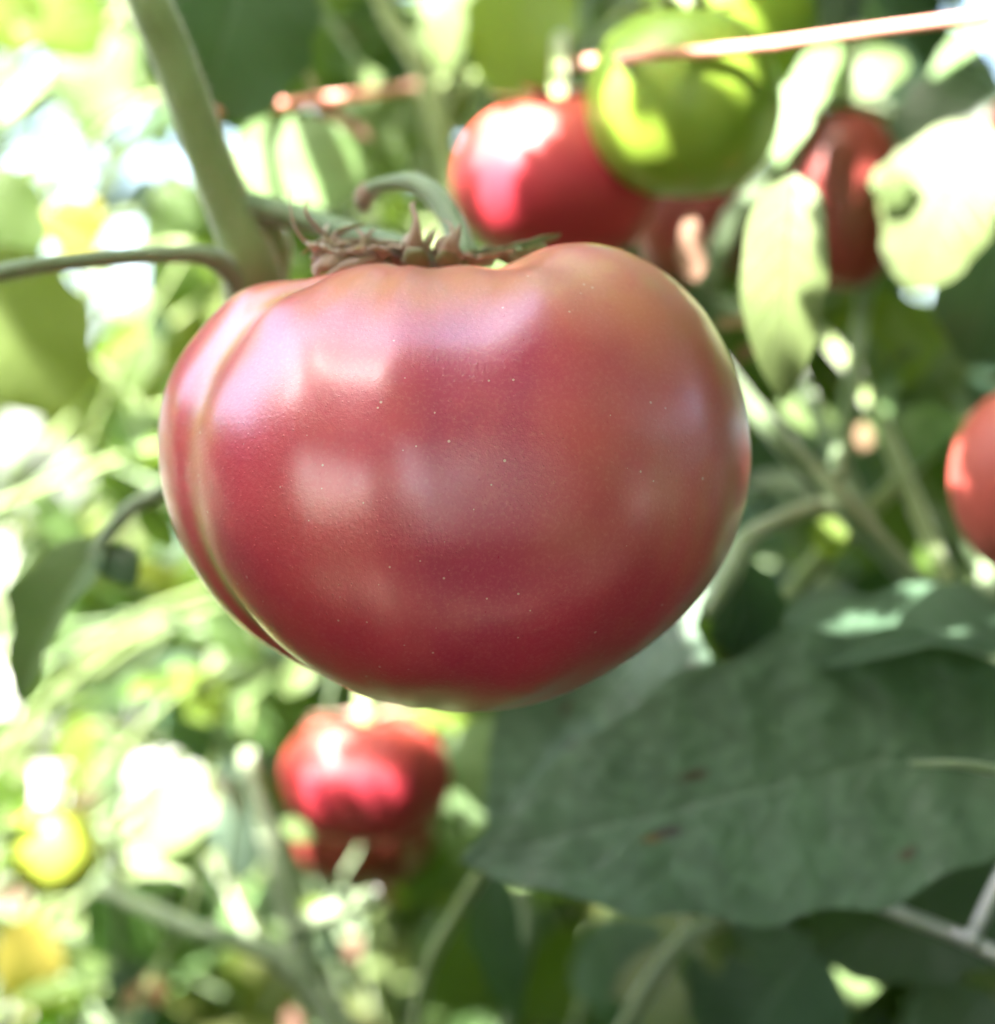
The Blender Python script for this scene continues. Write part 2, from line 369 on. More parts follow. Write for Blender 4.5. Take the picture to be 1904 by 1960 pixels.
# keep the traced outline where the body turns away
rimf = 1 - 0.85 * np.exp(-0.5 * (y / 0.010) ** 2) * (1 - sstep(0.2, 0.9, gv))
nrm = np.stack([x / (565 * K) ** 2, y / DEP ** 2, z / (430 * K) ** 2], -1); nrm /= np.linalg.norm(nrm, axis=-1, keepdims=True) + 1e-9
P += nrm * (disp * rimf)[..., None]
# soft lumps
for i in range(NB + 1):
    for j in range(NA):
        v = Vector(P[i, j]); q = noise.noise(v * 38 + Vector((3, 1, 7))) * 0.0007 + noise.noise(v * 75) * 0.00022
        P[i, j] += nrm[i, j] * q * (1 - 0.7 * math.exp(-0.5 * (P[i, j][1] / 0.01) ** 2))
# hollow round the stalk, behind the front shoulder
up = sstep(0.55, 0.95, zn)
dim = np.exp(-0.5 * (((x - (850 - CX) * K) / 0.020) ** 2 + ((y - 0.015) / 0.0105) ** 2)) * up
P[..., 2] -= dim * 0.014
lift = np.exp(-0.5 * ((y + 0.013) / 0.008) ** 2) * up * np.exp(-0.5 * ((x - (850 - CX) * K) / 0.03) ** 2)
P[..., 2] += lift * 0.0010
vs = [tuple(P[0, 0])]; 
for i in range(1, NB): vs += [tuple(p) for p in P[i]]
vs.append(tuple(P[NB, 0]))
fs = [(0, 1 + (j + 1) % NA, 1 + j) for j in range(NA)]
for i in range(NB - 2):
    for j in range(NA):
        a = 1 + i * NA + j; b = 1 + i * NA + (j + 1) % NA
        fs.append((a, b, b + NA, a + NA))
last = len(vs) - 1; o2 = 1 + (NB - 2) * NA
fs += [(last, o2 + j, o2 + (j + 1) % NA) for j in range(NA)]
vs_main, fs_main = vs, fs
me = mesh_from(vs, fs, 'tomato')
V = np.array(vs); X = V[:, 0]; Y = V[:, 1]; Z = V[:, 2]
def flat(a): return np.concatenate([[a[0, 0]], a[1:NB].reshape(-1), [a[NB, 0]]])
PH = flat(phi); ZN = flat(zn)
PX = X / K + CX; PY = CY - Z / K
def blob(cx, cy, sx, sy, rot=0):
    r = math.radians(rot); u = (PX - cx) * math.cos(r) + (PY - cy) * math.sin(r); w = -(PX - cx) * math.sin(r) + (PY - cy) * math.cos(r)
    return np.exp(-0.5 * ((u / sx) ** 2 + (w / sy) ** 2))
def attr(name, v):
    a = me.attributes.new(name, 'FLOAT', 'POINT'); a.data.foreach_set('value', np.clip(v, 0, 1).astype(np.float32))
dg = (PH + 60 + 180) % 360 - 180
yel = np.exp(-0.5 * (dg / 2.2) ** 2) * (0.15 + 1.1 * sstep(0.05, -0.7, ZN)) + np.exp(-0.5 * (dg / 4.0) ** 2) * 0.5 * sstep(-0.1, 0.7, ZN)
yel += np.exp(-0.5 * ((dg + 26) / 6) ** 2) * 0.4 * sstep(0.1, -0.5, ZN)
rng = np.random.RandomState(4)
wobv = np.array([noise.noise(Vector((v[0] * 30, v[1] * 30, v[2] * 12))) for v in vs]) * 5
brk = np.array([noise.noise(Vector((v[0] * 120, v[1] * 120, v[2] * 25 + 9))) for v in vs]) + .55
for c, w, aa in ((44, 2.2, .3), (53, 1.6, .3), (63, 3.2, .36), (78, 4, .3)):
    yel += np.exp(-0.5 * ((PH + wobv - c) / w) ** 2) * aa * np.clip(brk * 1.4, 0, 1.2) * np.exp(-0.5 * ((PY - 935 - c) / 85) ** 2)
yel += blob(1110, 1040, 75, 55) * 0.16 + blob(830, 1335, 120, 16) * 0.35 + blob(1240, 560, 25, 12, 30) * .4
yel += sstep(72, 100, PH) * 0.5 * (np.abs(Y) < 0.03)
org = blob(720, 560, 130, 50) * 0.6 + blob(900, 545, 120, 35) * 0.4 + blob(1130, 540, 170, 75, 20) * 0.75 + blob(1290, 640, 90, 90) * 0.35 + blob(480, 560, 70, 30) * .45 + blob(1300, 900, 100, 140) * 0.28 + blob(620, 1120, 260, 130) * 0.05
mag = blob(930, 730, 75, 150, 5) * 0.95 + blob(900, 980, 60, 200) * 0.95 + blob(1010, 1000, 170, 110) * .6 + blob(825, 535, 30, 30) * 0.6 + blob(1080, 700, 200, 60) * .45 + blob(1000, 1230, 260, 110) * .45 + blob(1250, 1130, 120, 100) * .35
attr('yellow', yel); attr('orange', org); attr('magenta', mag)
tom = link('tomato', me, None, M['main']); tom.location = MC
tag(tom, 'huge pinkish red ribbed beefsteak tomato with a dried calyx, in focus at the middle', 'tomato')
def part_tube(name, parent, pts, rr, mat, **kw): return tube(name, pts, rr, mat, parent, **kw)
A = at
# sepals of the big tomato: (points (px,py,y)), radii in mm
def sep(pts, rr, mat, name='sepal', flat=0.35, wob=0.5, sides=8, parent=None):
    return tube(name, [A(*p) for p in pts], [r * 0.001 for r in rr], mat, parent or tom, sides=sides, n=7, flat=flat, wob=wob, seed=R.random() * 50)
sep([(860,520,.014),(760,490,.010),(700,478,.006),(650,470,.004),(612,440,.002),(585,405,.000),(592,378,.0)], [2.2,2.0,1.9,1.6,1.2,.6,.12], M['dry'])
sep([(850,520,.014),(740,492,.012),(650,492,.006),(610,480,.002),(570,445,.001),(556,400,.001),(556,362,.002)], [1.6,1.6,1.8,1.3,.6,.35,.12], M['dry'])
sep([(845,522,.012),(760,500,.008),(690,498,.002),(640,498,-.002),(612,512,-.003),(604,530,-.004)], [1.2,2.0,2.6,2.6,1.6,.4], M['dry'], flat=.6, wob=.9)
sep([(700,500,.004),(660,480,.002),(640,452,.002),(668,436,.004),(700,430,.006)], [1.6,1.8,1.2,.6,.2], M['dry'], wob=.9)
sep([(820,500,.010),(770,470,.006),(700,462,.004),(650,462,.006),(628,455,.01)], [1.2,.9,.8,.7,.3], M['dry'], flat=.6)
sep([(820,520,.010),(800,495,.002),(795,462,-.001),(797,425,-.001),(788,392,.001),(800,385,.002)], [1.4,2.6,1.5,.75,.5,.1], M['dry'])
sep([(815,525,.008),(797,500,.000),(793,478,-.002)], [1.6,2.7,1.7], M['sepal_green'], name='sepal_base', flat=.5, wob=.2)
sep([(860,520,.010),(862,492,.000),(866,468,-.002),(876,446,-.001),(881,428,.0)], [1.4,2.3,1.5,.8,.12], M['dry'])
sep([(858,525,.008),(856,500,.000),(862,480,-.002)], [1.5,2.5,1.5], M['sepal_green'], name='sepal_base', flat=.5, wob=.2)
sep([(880,510,.014),(930,492,.010),(980,475,.010),(1030,462,.012),(1068,452,.014)], [1.8,2.0,1.7,1.6,1.2], M['sepal_green'], wob=.8)
sep([(880,512,.010),(925,494,.004),(965,482,.004),(1000,478,.006)], [1.0,1.3,1.0,.3], M['dry'], wob=.9)
sep([(720,505,.004),(690,505,.000),(660,510,-.003),(625,530,-.006)], [1.8,2.4,2.0,.5], M['dry'], flat=.6, wob=.9)
sep([(690,490,.002),(700,462,.002),(688,444,.004),(672,430,.006)], [.9,.7,.4,.15], M['dry'])
for _ in range(14):
    bx, by = R.uniform(612, 690), R.uniform(480, 515)
    a = R.uniform(-2.6, -0.5); l = R.uniform(14, 48)
    sep([(bx, by, .001), (bx + l * .5 * math.cos(a) + R.uniform(-9, 9), by + l * .5 * math.sin(a), -.001), (bx + l * math.cos(a), by + l * math.sin(a) + R.uniform(-5, 12), R.uniform(-.003, .003))], [R.uniform(.6, 1.3), .5, .1], M['dry'], wob=.6)
for _ in range(9):
    bx, by = R.uniform(720, 1040), R.uniform(480, 500)
    a = R.uniform(-2.4, -0.7); l = R.uniform(8, 26)
    sep([(bx, by, .008), (bx + l * .5 * math.cos(a), by + l * .5 * math.sin(a), .006), (bx + l * math.cos(a), by + l * math.sin(a), .007)], [.7, .4, .1], M['sepal_green'] if R.random() < .6 else M['dry'], wob=.6)
for _ in range(10):
    bx, by = R.uniform(615, 900), R.uniform(478, 498); a = R.uniform(-2.5, -0.7); l = R.uniform(40, 85); b = R.uniform(-.9, .9)
    sep([(bx, by, .004), (bx + l * .4 * math.cos(a), by + l * .4 * math.sin(a), .002), (bx + l * .75 * math.cos(a + b * .5), by + l * .75 * math.sin(a + b * .5), .003), (bx + l * math.cos(a + b), by + l * .9 * math.sin(a + b), .006)], [R.uniform(.9, 1.4), .7, .45, .12], R.choice([M['dry'], M['dry_pale'], M['dry']]), flat=.5, wob=.9)
for _ in range(26):
    bx, by = R.uniform(730, 1020), R.uniform(487, 500); l = R.uniform(25, 70) * R.choice((-1, 1))
    sep([(bx, by + 6, .010), (bx + l * .5, by - R.uniform(0, 14), R.uniform(.002, .012)), (bx + l, by - R.uniform(-6, 12), R.uniform(.004, .016))], [R.uniform(1.6, 2.6), R.uniform(1.0, 1.7), .3], R.choice([M['sepal_green'], M['stem_dark'], M['stem_pale'], M['dry']]), flat=.45, wob=.7)
for _ in range(22):
    bx, by = R.uniform(606, 740), R.uniform(478, 512); l = R.uniform(18, 52); a = R.uniform(-3.3, 0.4)
    sep([(bx, by, .002), (bx + l * .5 * math.cos(a), by + l * .3 * math.sin(a) - 5, R.uniform(-.003, .004)), (bx + l * math.cos(a), by + l * .5 * math.sin(a) + R.uniform(-3, 6), R.uniform(-.003, .005))], [R.uniform(1.0, 2.2), R.uniform(.8, 1.6), .2], M['dry'] if R.random() < .7 else M['dry_pale'], flat=.4, wob=1.0)
part_tube('stalk', tom, [A(872,540,.016), A(884,492,.016), A(872,440,.020), A(838,382,.024), A(790,350,.028), A(735,352,.032), A(702,366,.036)], [.0032,.0029,.0025,.0023,.0019,.0013,.0014], M['stem_pale'], sides=14, wob=.12)
part_tube('stalk_knuckle', tom, [A(722,358,.034), A(702,368,.036), A(694,384,.038), A(700,400,.04)], [.0010,.0020,.0017,.0010], M['dry'], sides=10, wob=.4)
# tiny specks of dust and pollen lying on the skin (parts of the fruit's surface)
# ------------------------------------------------------------------ leaf meshes
def leaf_mesh(L, W, nu=14, nv=8, fold=0.15, curl=0.5, wav=0.06, lobes=0.12, seed=0, hump=1.0, twist=0.0):
    rr = random.Random(seed); vs = []; uv = []
    p1, p2 = rr.uniform(0, 6), rr.uniform(0, 6); nl = rr.choice((3, 4, 5))
    x = z = 0.0; th = curl * 0.5
    k0 = ((0.40 ** 0.55) * (0.60 ** 0.8))
    for i in range(nu + 1):
        u = i / nu
        if i: x += math.cos(th) * L / nu; z += math.sin(th) * L / nu; th -= curl / nu
        pr = (max(u, 0.0) ** 0.55) * ((1 - u) ** (0.80 * hump)) / k0
        for j in range(nv + 1):
            v = -1 + 2 * j / nv
            side = p1 if v < 0 else p2
            lob = 1 + lobes * math.sin(u * nl * 2 * math.pi + side) * abs(v) ** 2
            hw = W / 2 * pr * lob
            yy = v * hw; zz = z + fold * abs(v) * hw + wav * W * math.sin(u * 9 + side * 2) * v * v * pr
            zz += 0.02 * W * math.sin(u * 50 + side) * abs(v) * (1 - abs(v)) * 2
            t = twist * u
            vs.append((x, yy * math.cos(t) - (zz - z) * math.sin(t), z + yy * math.sin(t) + (zz - z) * math.cos(t))); uv.append((u, (v + 1) / 2))
    fs = []
    for i in range(nu):
        for j in range(nv):
            a = i * (nv + 1) + j; fs.append((a, a + nv + 1, a + nv + 2, a + 1))
    # bring the chord on to x
    c = Vector(vs[nu * (nv + 1) + nv // 2]); an = math.atan2(c.z, c.x); sc = L / max(c.length, 1e-6)
    ca, sa = math.cos(-an), math.sin(-an)
    vs = [((a * ca - d * sa) * sc, b, (a * sa + d * ca) * sc) for a, b, d in vs]
    return mesh_from(vs, fs, 'leaf', True, uv)
def orient(B, T, roll=0.0, face=Vector((0, -1, 0.25))):
    X = (T - B).normalized(); Zv = face - X * face.dot(X)
    if Zv.length < 1e-4: Zv = Vector((0, 0, 1)) - X * X.z
    Zv.normalize(); Yv = Zv.cross(X)
    m = Matrix((X, Yv, Zv)).transposed()
    return (m @ Matrix.Rotation(roll, 3, 'X')).to_4x4()
SHADED = set()
SHADE = [(120,500,.03,150,14),(330,490,.04,100,14),(470,470,.05,60,60),(560,1850,.17,110,90),(640,1960,.17,80,60),(450,1800,.17,70,30),(540,1700,.17,40,80),(1700,1060,.12,120,90),(1500,840,.11,60,60),(1480,1000,.1,80,30),(860,1750,.13,70,100),(1000,1850,.15,60,100),(790,1450,.3,60,60),(1100,1900,.2,160,80),(110,1200,.08,80,130),(1500,1500,.06,420,230),(1850,1450,.06,150,200),(1150,1300,.09,200,180),(1680,1150,.16,220,170),(1640,1880,.15,300,120),(1200,1850,.2,300,150),(420,120,.1,110,130),(600,130,.33,130,70),(700,260,.2,60,60),(1000,80,.18,60,90),(1510,680,.10,60,80),(1850,620,.15,70,60),(1600,700,.25,100,100),(700,180,.22,90,14),(1180,110,.09,130,14),(1500,80,.085,16,14),(1450,150,.4,300,200)]
SHP = []
LIT = []     # places the sun reaches: (point, radius)
def leaf(parent, B, T, wpx, mat, roll=0.0, fold=.15, curl=.5, wav=.05, lobes=.06, lit=None, nu=16, nv=10, face=None, label=None, hump=1.0, twist=0.0, name='leaf'):
    Bp, Tp = A(*B), A(*T); L = (Tp - Bp).length; W = wpx * K * (D0 + (B[2] + T[2]) / 2) / D0
    me = leaf_mesh(L, W, nu, nv, fold, curl, wav, lobes, R.randint(0, 9999), hump, twist)
    o = link(name, me, parent, M[mat]); m = orient(Bp, Tp, roll, face or Vector((0, -1, .25)))
    if parent: base = Vector(parent.location)
    else: base = Vector()
    m.translation = Bp - base; o.matrix_local = m
    if label: o['label'] = label
    if not lit and parent and parent['label'] in SHADED:
        for v in list(me.vertices)[::9]: SHP.append(m.to_3x3() @ v.co + Bp + SUN * .003)
    if lit:
        for (a, b, rpx) in lit:
            LIT.append((Bp.lerp(Tp, a) , rpx * K * 1.2))
    return o
def stem(parent, pts, rmm, mat='stem', name='stem', sides=12, shade=True, **kw):
    if shade:
        for q in catmull([A(*p) for p in pts], 6): SHP.append(q + SUN * .009)
    return tube(name, [A(*p) for p in pts], [r * .001 for r in rmm], M[mat], parent, sides=sides, **kw)
def plant(px, y, label, group=None):
    s = at(px, 0, y); return empty('tomato_plant', (s.x, s.y, 0), label, 'tomato plant', group)
GP = 'tomato plants in the row'
# ------------------------------------------------------------------ front plant with the thick stem
SHADED.update(('tomato plant with a thick pale green stem at upper left, bearing the big tomato', 'tomato plant with the large spotted leaf and a diagonal stem, lower right'))
fp = plant(1250, .10, 'tomato plant with a thick pale green stem at upper left, bearing the big tomato', GP)
stem(fp, [(1500,8200,.2),(1480,4000,.2),(1450,2300,.17),(1350,1750,.15),(1180,1400,.13),(860,1120,.09),(580,780,.065),(500,600,.058),(478,500,.052),(440,400,.050),(392,280,.048),(335,120,.046),(262,-60,.046),(205,-260,.07),(190,-600,.13),(230,-1200,.24)],
     [9,7,6,5.5,5.6,6.2,6.5,6.6,5.2,4.6,4.5,4.5,4.4,4.2,3], 'stem', sides=24, wob=.05)
stem(fp, [(500,560,.060),(505,470,.056),(500,420,.054)], [5.4,6.0,3.0], 'stem', name='stem_node', sides=20)
stem(fp, [(455,395,.05),(520,405,.05),(600,424,.046),(680,448,.036),(760,468,.026),(850,520,.018)], [3.6,2.9,2.4,2.2,2.1,2.0], 'stem_dark', name='truss_stalk', sides=14, wob=.1)
stem(fp, [(470,560,.052),(425,505,.046),(370,487,.042),(250,491,.036),(120,503,.03),(0,522,.026),(-150,560,.03),(-260,640,.05)], [2.6,2.2,1.8,1.7,1.7,1.8,1.6,1.2], 'stem_pale', name='branch', sides=14, wob=.06)
leaf(fp, (-250,600,.05), (-420,900,.08), 240, 'leaf')
leaf(fp, (-150,560,.03), (-240,330,.05), 200, 'leaf')
stem(fp, [(720,960,.085),(480,880,.085),(330,935,.08),(250,975,.078),(195,1040,.078),(180,1075,.078)], [2.4,2.0,2.0,1.9,1.7,1.3], 'stem_pale', name='branch', sides=12)
leaf(fp, (200,1030,.078), (35,1345,.085), 150, 'leaf_pale', roll=.5, fold=.5, curl=.6, wav=.09, lobes=.14, label='green leaf hanging folded with a greyish tip')
leaf(fp, (195,1055,.078), (258,1120,.075), 90, 'leaf_blue', roll=-.4, fold=.3)
leaf(fp, (280,960,.08), (330,1050,.09), 60, 'leaf', roll=.6)
# upper leaves
stem(fp, [(300,-40,.05),(420,-120,.08),(520,-160,.1)], [2,1.8,1.4], 'stem_dark', name='branch')
leaf(fp, (500,-150,.11), (385,235,.12), 300, 'leaf_blue', roll=-.15, fold=.12, hump=.75)
leaf(fp, (560,-100,.25), (440,260,.3), 300, 'leaf', roll=.4, face=Vector((.3,-1,-.3)))

def hairs(ob, n, length, ymax=None):
    me0 = ob.data; off = Vector(ob.location) + (Vector(ob.parent.location) if ob.parent else Vector()); vs, fs = [], []
    cand = [p for p in me0.polygons if len(p.vertices) == 4 and -40 < pix(off + p.center)[0] < 1940 and -40 < pix(off + p.center)[1] < 1300]
    if not cand: return
    for _ in range(n):
        p = R.choice(cand); q = [me0.vertices[i].co for i in p.vertices]; a, b = R.random(), R.random()
        c = q[0].lerp(q[1], a).lerp(q[3].lerp(q[2], a), b)
        d = (p.normal + rd3() * .45).normalized(); l = length * R.uniform(.4, 1.2); t = d.cross(rd3()).normalized() * .000035
        k = len(vs); vs += [c - t, c + t, c + d * l * .6 + rd3() * .0001, c + d * l]; fs += [(k, k + 1, k + 2), (k + 1, k + 3, k + 2)]
    o = link('hairs', mesh_from(vs, fs, 'hairs', False), ob.parent, M['hair']); o.location = ob.location; o['kind'] = 'stuff'
def rd3(): return Vector((R.uniform(-1, 1), R.uniform(-1, 1), R.uniform(-1, 1)))
M['hair'] = stem_mat('downy hair', (0.45, 0.48, 0.38), (0.6, 0.62, 0.52), sheen=0.0)
for c_ in [c for c in COL.objects if c.parent == fp and c.type == 'MESH' and c.name.split('.')[0] in ('stem', 'truss_stalk', 'branch')]: hairs(c_, 3500 if c_.name.startswith('stem') else 900, .0013)
for c_ in [c for c in COL.objects if c.parent == tom and c.name.startswith('stalk')]: hairs(c_, 500, .0009)

# ------------------------------------------------------------------ right plant: big leaves and diagonal stem
rp = plant(2050, .12, 'tomato plant with the large spotted leaf and a diagonal stem, lower right', GP)
stem(rp, [(2400,7000,.2),(2350,3000,.18),(2250,2100,.16),(2120,1480,.14),(1960,1300,.13),(1850,1195,.125),(1715,1075,.12),(1600,955,.115),(1500,850,.11),(1425,762,.11),(1330,640,.11),(1230,540,.13),(1150,300,.17),(1080,60,.2),(1050,-300,.2)], [8,6,5.5,4,3.2,2.7,2.8,3.3,2.6,2.4,2.2,2.2,2,2,2], 'stem_dark', sides=14, wob=.08)
stem(rp, [(1610,962,.115),(1540,975,.11),(1470,1005,.10),(1420,1040,.09),(1395,1095,.085),(1350,1180,.08)], [2.2,1.8,1.9,2.4,3.0,1.6], 'stem_pale', name='branch')
leaf(rp, (1415,1040,.10), (930,1600,.115), 330, 'big_leaf', roll=.35, fold=.22, curl=.35, label='grey green leaf just under the big tomato')
leaf(rp, (1330,1200,.08), (1440,1180,.11), 190, 'leaf', roll=.5)
leaf(rp, (1400,1070,.09), (1420,1370,.10), 200, 'leaf_blue', roll=-.6)
leaf(rp, (2010,1385,.085), (880,1650,.075), 560, 'big_leaf', roll=.06, fold=.10, curl=.30, wav=.045, lobes=.05, nu=48, nv=28, hump=1.12, label='large dull green leaf with small brown spots')
leaf(rp, (1980,1230,.09), (1440,1250,.10), 330, 'leaf_blue', roll=.75, fold=.15, hump=.8, face=Vector((0,-1,.5)))
leaf(rp, (2080,1500,.12), (1560,1830,.13), 340, 'leaf_blue', roll=-.1, fold=.2, hump=.8)
stem(rp, [(2060,1500,.05),(1904,1474,.048),(1830,1462,.047),(1740,1462,.05)], [1.5,1.1,.9,.5], 'stem_pale', name='branch')
stem(rp, [(2120,1480,.14),(2070,1400,.09),(2000,1330,.055)], [2.5,2,1.6], 'stem_dark', name='branch')
leaf(rp, (1610,1120,.16), (1560,1330,.16), 200, 'leaf_blue', roll=.5)
leaf(rp, (1760,1090,.16), (1640,1240,.17), 190, 'leaf_blue', roll=-.3)
leaf(rp, (1700,860,.17), (1620,1010,.16), 120, 'leaf_blue', roll=.2)
leaf(rp, (1820,780,.17), (1680,930,.16), 130, 'leaf', roll=.5)
stem(rp, [(1860,800,.18),(1760,880,.17),(1680,960,.15),(1600,1040,.16),(1480,1180,.18),(1420,1290,.2)], [1.4,1.7,2,3.0,2.6,2], 'stem', name='branch')
stem(rp, [(1780,980,.2),(1860,1060,.2),(1960,1190,.2)], [2,2.2,2.4], 'stem_dark', name='branch')
# sunlit leaves, upper right
leaf(rp, (1520,330,.058), (1500,770,.060), 175, 'leaf_pale', roll=-.1, fold=.12, curl=.6, lobes=.03, wav=.03, lit=[(.05,0,45),(.15,0,55),(.25,0,60),(.35,0,60),(.45,0,50)], face=Vector((-.5,-1,.5)), label='pale leaf hanging point down, its upper half in direct sun')
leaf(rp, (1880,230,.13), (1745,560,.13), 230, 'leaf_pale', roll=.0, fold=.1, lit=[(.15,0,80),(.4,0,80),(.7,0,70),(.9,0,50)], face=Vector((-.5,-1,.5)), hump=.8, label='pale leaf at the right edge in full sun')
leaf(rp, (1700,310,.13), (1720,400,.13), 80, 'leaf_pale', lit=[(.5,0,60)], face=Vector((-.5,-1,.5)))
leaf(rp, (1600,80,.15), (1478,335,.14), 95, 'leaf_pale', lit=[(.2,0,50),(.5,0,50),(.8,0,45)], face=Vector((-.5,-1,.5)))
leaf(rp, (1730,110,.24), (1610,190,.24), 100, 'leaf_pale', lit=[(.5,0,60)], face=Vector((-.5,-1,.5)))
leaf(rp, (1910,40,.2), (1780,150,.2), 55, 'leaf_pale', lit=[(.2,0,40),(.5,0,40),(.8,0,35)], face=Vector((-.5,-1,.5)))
leaf(rp, (1950,400,.14), (1850,700,.15), 240, 'leaf_blue', roll=.2)
leaf(rp, (1900,150,.22), (1700,330,.22), 190, 'leaf_blue', roll=.3)
leaf(rp, (1560,-60,.3), (1600,150,.3), 260, 'leaf_blue', roll=.3)
leaf(rp, (1700,-60,.33), (1720,200,.33), 260, 'leaf_blue', roll=-.5)
stem(rp, [(1560,180,.16),(1480,330,.15),(1400,430,.15),(1350,560,.15)], [3.4,3.6,3.2,3], 'stem_dark', name='branch')
leaf(rp, (1720,560,.22), (1680,760,.22), 240, 'leaf_lime', roll=.4)
leaf(rp, (1600,600,.25), (1620,820,.25), 200, 'leaf', roll=-.4)
leaf(rp, (1630,630,.2), (1700,740,.2), 45, 'leaf_pale', lit=[(.4,0,45),(.9,0,40)], curl=1.2, face=Vector((-.5,-1,.5)))
leaf(rp, (1755,670,.2), (1700,700,.2), 30, 'leaf_pale', lit=[(.4,0,30)], face=Vector((-.5,-1,.5)))
leaf(rp, (1715,700,.2), (1670,850,.2), 60, 'leaf_pale', lit=[(.4,0,45),(.8,0,40)], curl=1.2, face=Vector((-.5,-1,.5)))
leaf(rp, (1650,810,.2), (1660,870,.2), 30, 'leaf_dry', lit=[(.4,0,25)], face=Vector((-.5,-1,.5)))
leaf(rp, (1490,770,.19), (1620,835,.19), 60, 'leaf_pale', lit=[(.3,0,40),(.7,0,45)], face=Vector((-.5,-1,.5)))
leaf(rp, (1590,990,.13), (1590,1075,.13), 75, 'leaf_lime', lit=[(.5,0,50)], face=Vector((-.5,-1,.5)))
leaf(rp, (1776,1040,.2), (1775,1100,.2), 42, 'leaf_lime', lit=[(.5,0,30)], face=Vector((-.5,-1,.5)))
leaf(rp, (1330,540,.10), (1322,405,.10), 60, 'leaf_dry', lit=[(.7,0,18)], face=Vector((-.5,-1,.5)), label='small withered leaf standing up pinkish beside the big tomato')
leaf(rp, (1370,620,.12), (1450,620,.12), 32, 'leaf_dry', lit=[(.5,0,12)], face=Vector((-.5,-1,.5)))
leaf(rp, (1410,690,.13), (1450,660,.13), 34, 'leaf_dry', face=Vector((-.5,-1,.5)))
# lower right
stem(rp, [(1180,2000,.16),(1240,1890,.15),(1310,1800,.13),(1420,1740,.11)], [2.2,2.2,2,1.8], 'stem_pale', name='branch')
leaf(rp, (1560,1790,.14), (1380,2080,.16), 330, 'leaf_blue', roll=.3)
leaf(rp, (1330,1760,.15), (1460,1990,.16), 160, 'leaf_pale', roll=.6)
leaf(rp, (1900,1900,.15), (1760,2100,.16), 240, 'leaf_blue', roll=.3)
leaf(rp, (1150,1760,.2), (1240,2000,.2), 220, 'leaf_blue', roll=-.3)
leaf(rp, (960,1370,.14), (930,1560,.14), 170, 'leaf_pale', roll=.5)
leaf(rp, (1080,1340,.14), (960,1490,.14), 90, 'leaf', roll=.5)
leaf(rp, (940,1640,.13), (990,1960,.15), 110, 'leaf_blue', roll=.5)
stem(rp, [(940,1640,.12),(880,1740,.13),(820,1850,.14),(790,2000,.15)], [1.8,1.7,1.7,1.8], 'stem', name='branch')
stem(rp, [(1000,1700,.15),(1010,1800,.15),(960,2000,.16)], [1.8,1.9,1.9], 'stem_dark', name='branch')

# ------------------------------------------------------------------ plant at lower left and upper left
lp = plant(-120, .30, 'airy tomato plant with sunlit yellowing leaves along the left side', GP)
stem(lp, [(-400,5200,.3),(-120,2400,.3),(-40,1900,.3),(-80,1300,.3),(-60,700,.3),(-100,200,.3),(-60,-600,.3)], [7,6,5,4.5,4.2,4,3.5], 'stem', sides=10)
leaf(lp, (-60,480,.16), (140,785,.17), 260, 'leaf_olive', roll=.2, hump=.8, label='olive green leaf at the left edge')
leaf(lp, (-60,330,.18), (60,530,.18), 190, 'leaf', roll=-.3)
leaf(lp, (60,-60,.22), (190,110,.22), 190, 'leaf_lime', roll=.3, lit=[(.4,0,80),(.8,0,60)])
leaf(lp, (-40,-40,.22), (60,100,.22), 160, 'leaf_lime', roll=.3, lit=[(.6,0,80)])
leaf(lp, (230,60,.26), (150,250,.26), 210, 'leaf', roll=.3)
leaf(lp, (290,560,.24), (240,780,.24), 120, 'leaf', roll=.3)
leaf(lp, (60,930,.25), (170,1060,.25), 70, 'leaf', roll=.3)
leaf(lp, (120,380,.26), (170,500,.26), 120, 'leaf_yellow', lit=[(.5,0,70)])
leaf(lp, (330,330,.24), (360,480,.24), 90, 'leaf', roll=.3)
leaf(lp, (400,1170,.2), (500,1270,.2), 80, 'leaf', roll=.5)
leaf(lp, (50,1750,.25), (90,1950,.27), 140, 'leaf_yellow', roll=.2, lit=[(.3,0,40),(.6,0,50)], hump=.9, label='yellow leaf low at the left, glowing in the sun')
leaf(lp, (480,1790,.28), (470,1910,.28), 90, 'leaf_lime', lit=[(.5,0,60)])
leaf(lp, (440,1380,.3), (440,1490,.3), 70, 'leaf_lime', lit=[(.5,0,45)])
leaf(lp, (160,1370,.25), (130,1520,.25), 80, 'leaf_lime', lit=[(.3,0,40)])
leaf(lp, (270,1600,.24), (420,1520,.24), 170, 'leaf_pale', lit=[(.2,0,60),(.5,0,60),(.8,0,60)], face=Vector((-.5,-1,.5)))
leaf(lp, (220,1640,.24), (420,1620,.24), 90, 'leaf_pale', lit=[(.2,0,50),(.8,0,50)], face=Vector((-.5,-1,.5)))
leaf(lp, (150,1450,.3), (160,1580,.3), 60, 'leaf_dry', lit=[(.5,0,40)])
leaf(lp, (30,1690,.3), (50,1780,.3), 60, 'leaf_dry', lit=[(.5,0,40)])
leaf(lp, (330,1690,.25), (325,1780,.25), 45, 'leaf_pale', lit=[(.5,0,30)])
leaf(lp, (160,1720,.25), (420,1800,.3), 220, 'leaf_blue', roll=.3)
leaf(lp, (240,1880,.25), (330,2080,.3), 260, 'leaf_blue', roll=.3)
leaf(lp, (330,1250,.24), (420,1480,.24), 150, 'leaf_blue', roll=.6)
leaf(lp, (480,1300,.26), (570,1560,.26), 190, 'leaf', roll=-.3)
stem(lp, [(420,1180,.28),(415,1330,.28),(395,1520,.28),(330,1800,.3)], [3,3.2,3,3], 'stem_pale', name='branch', shade=False)
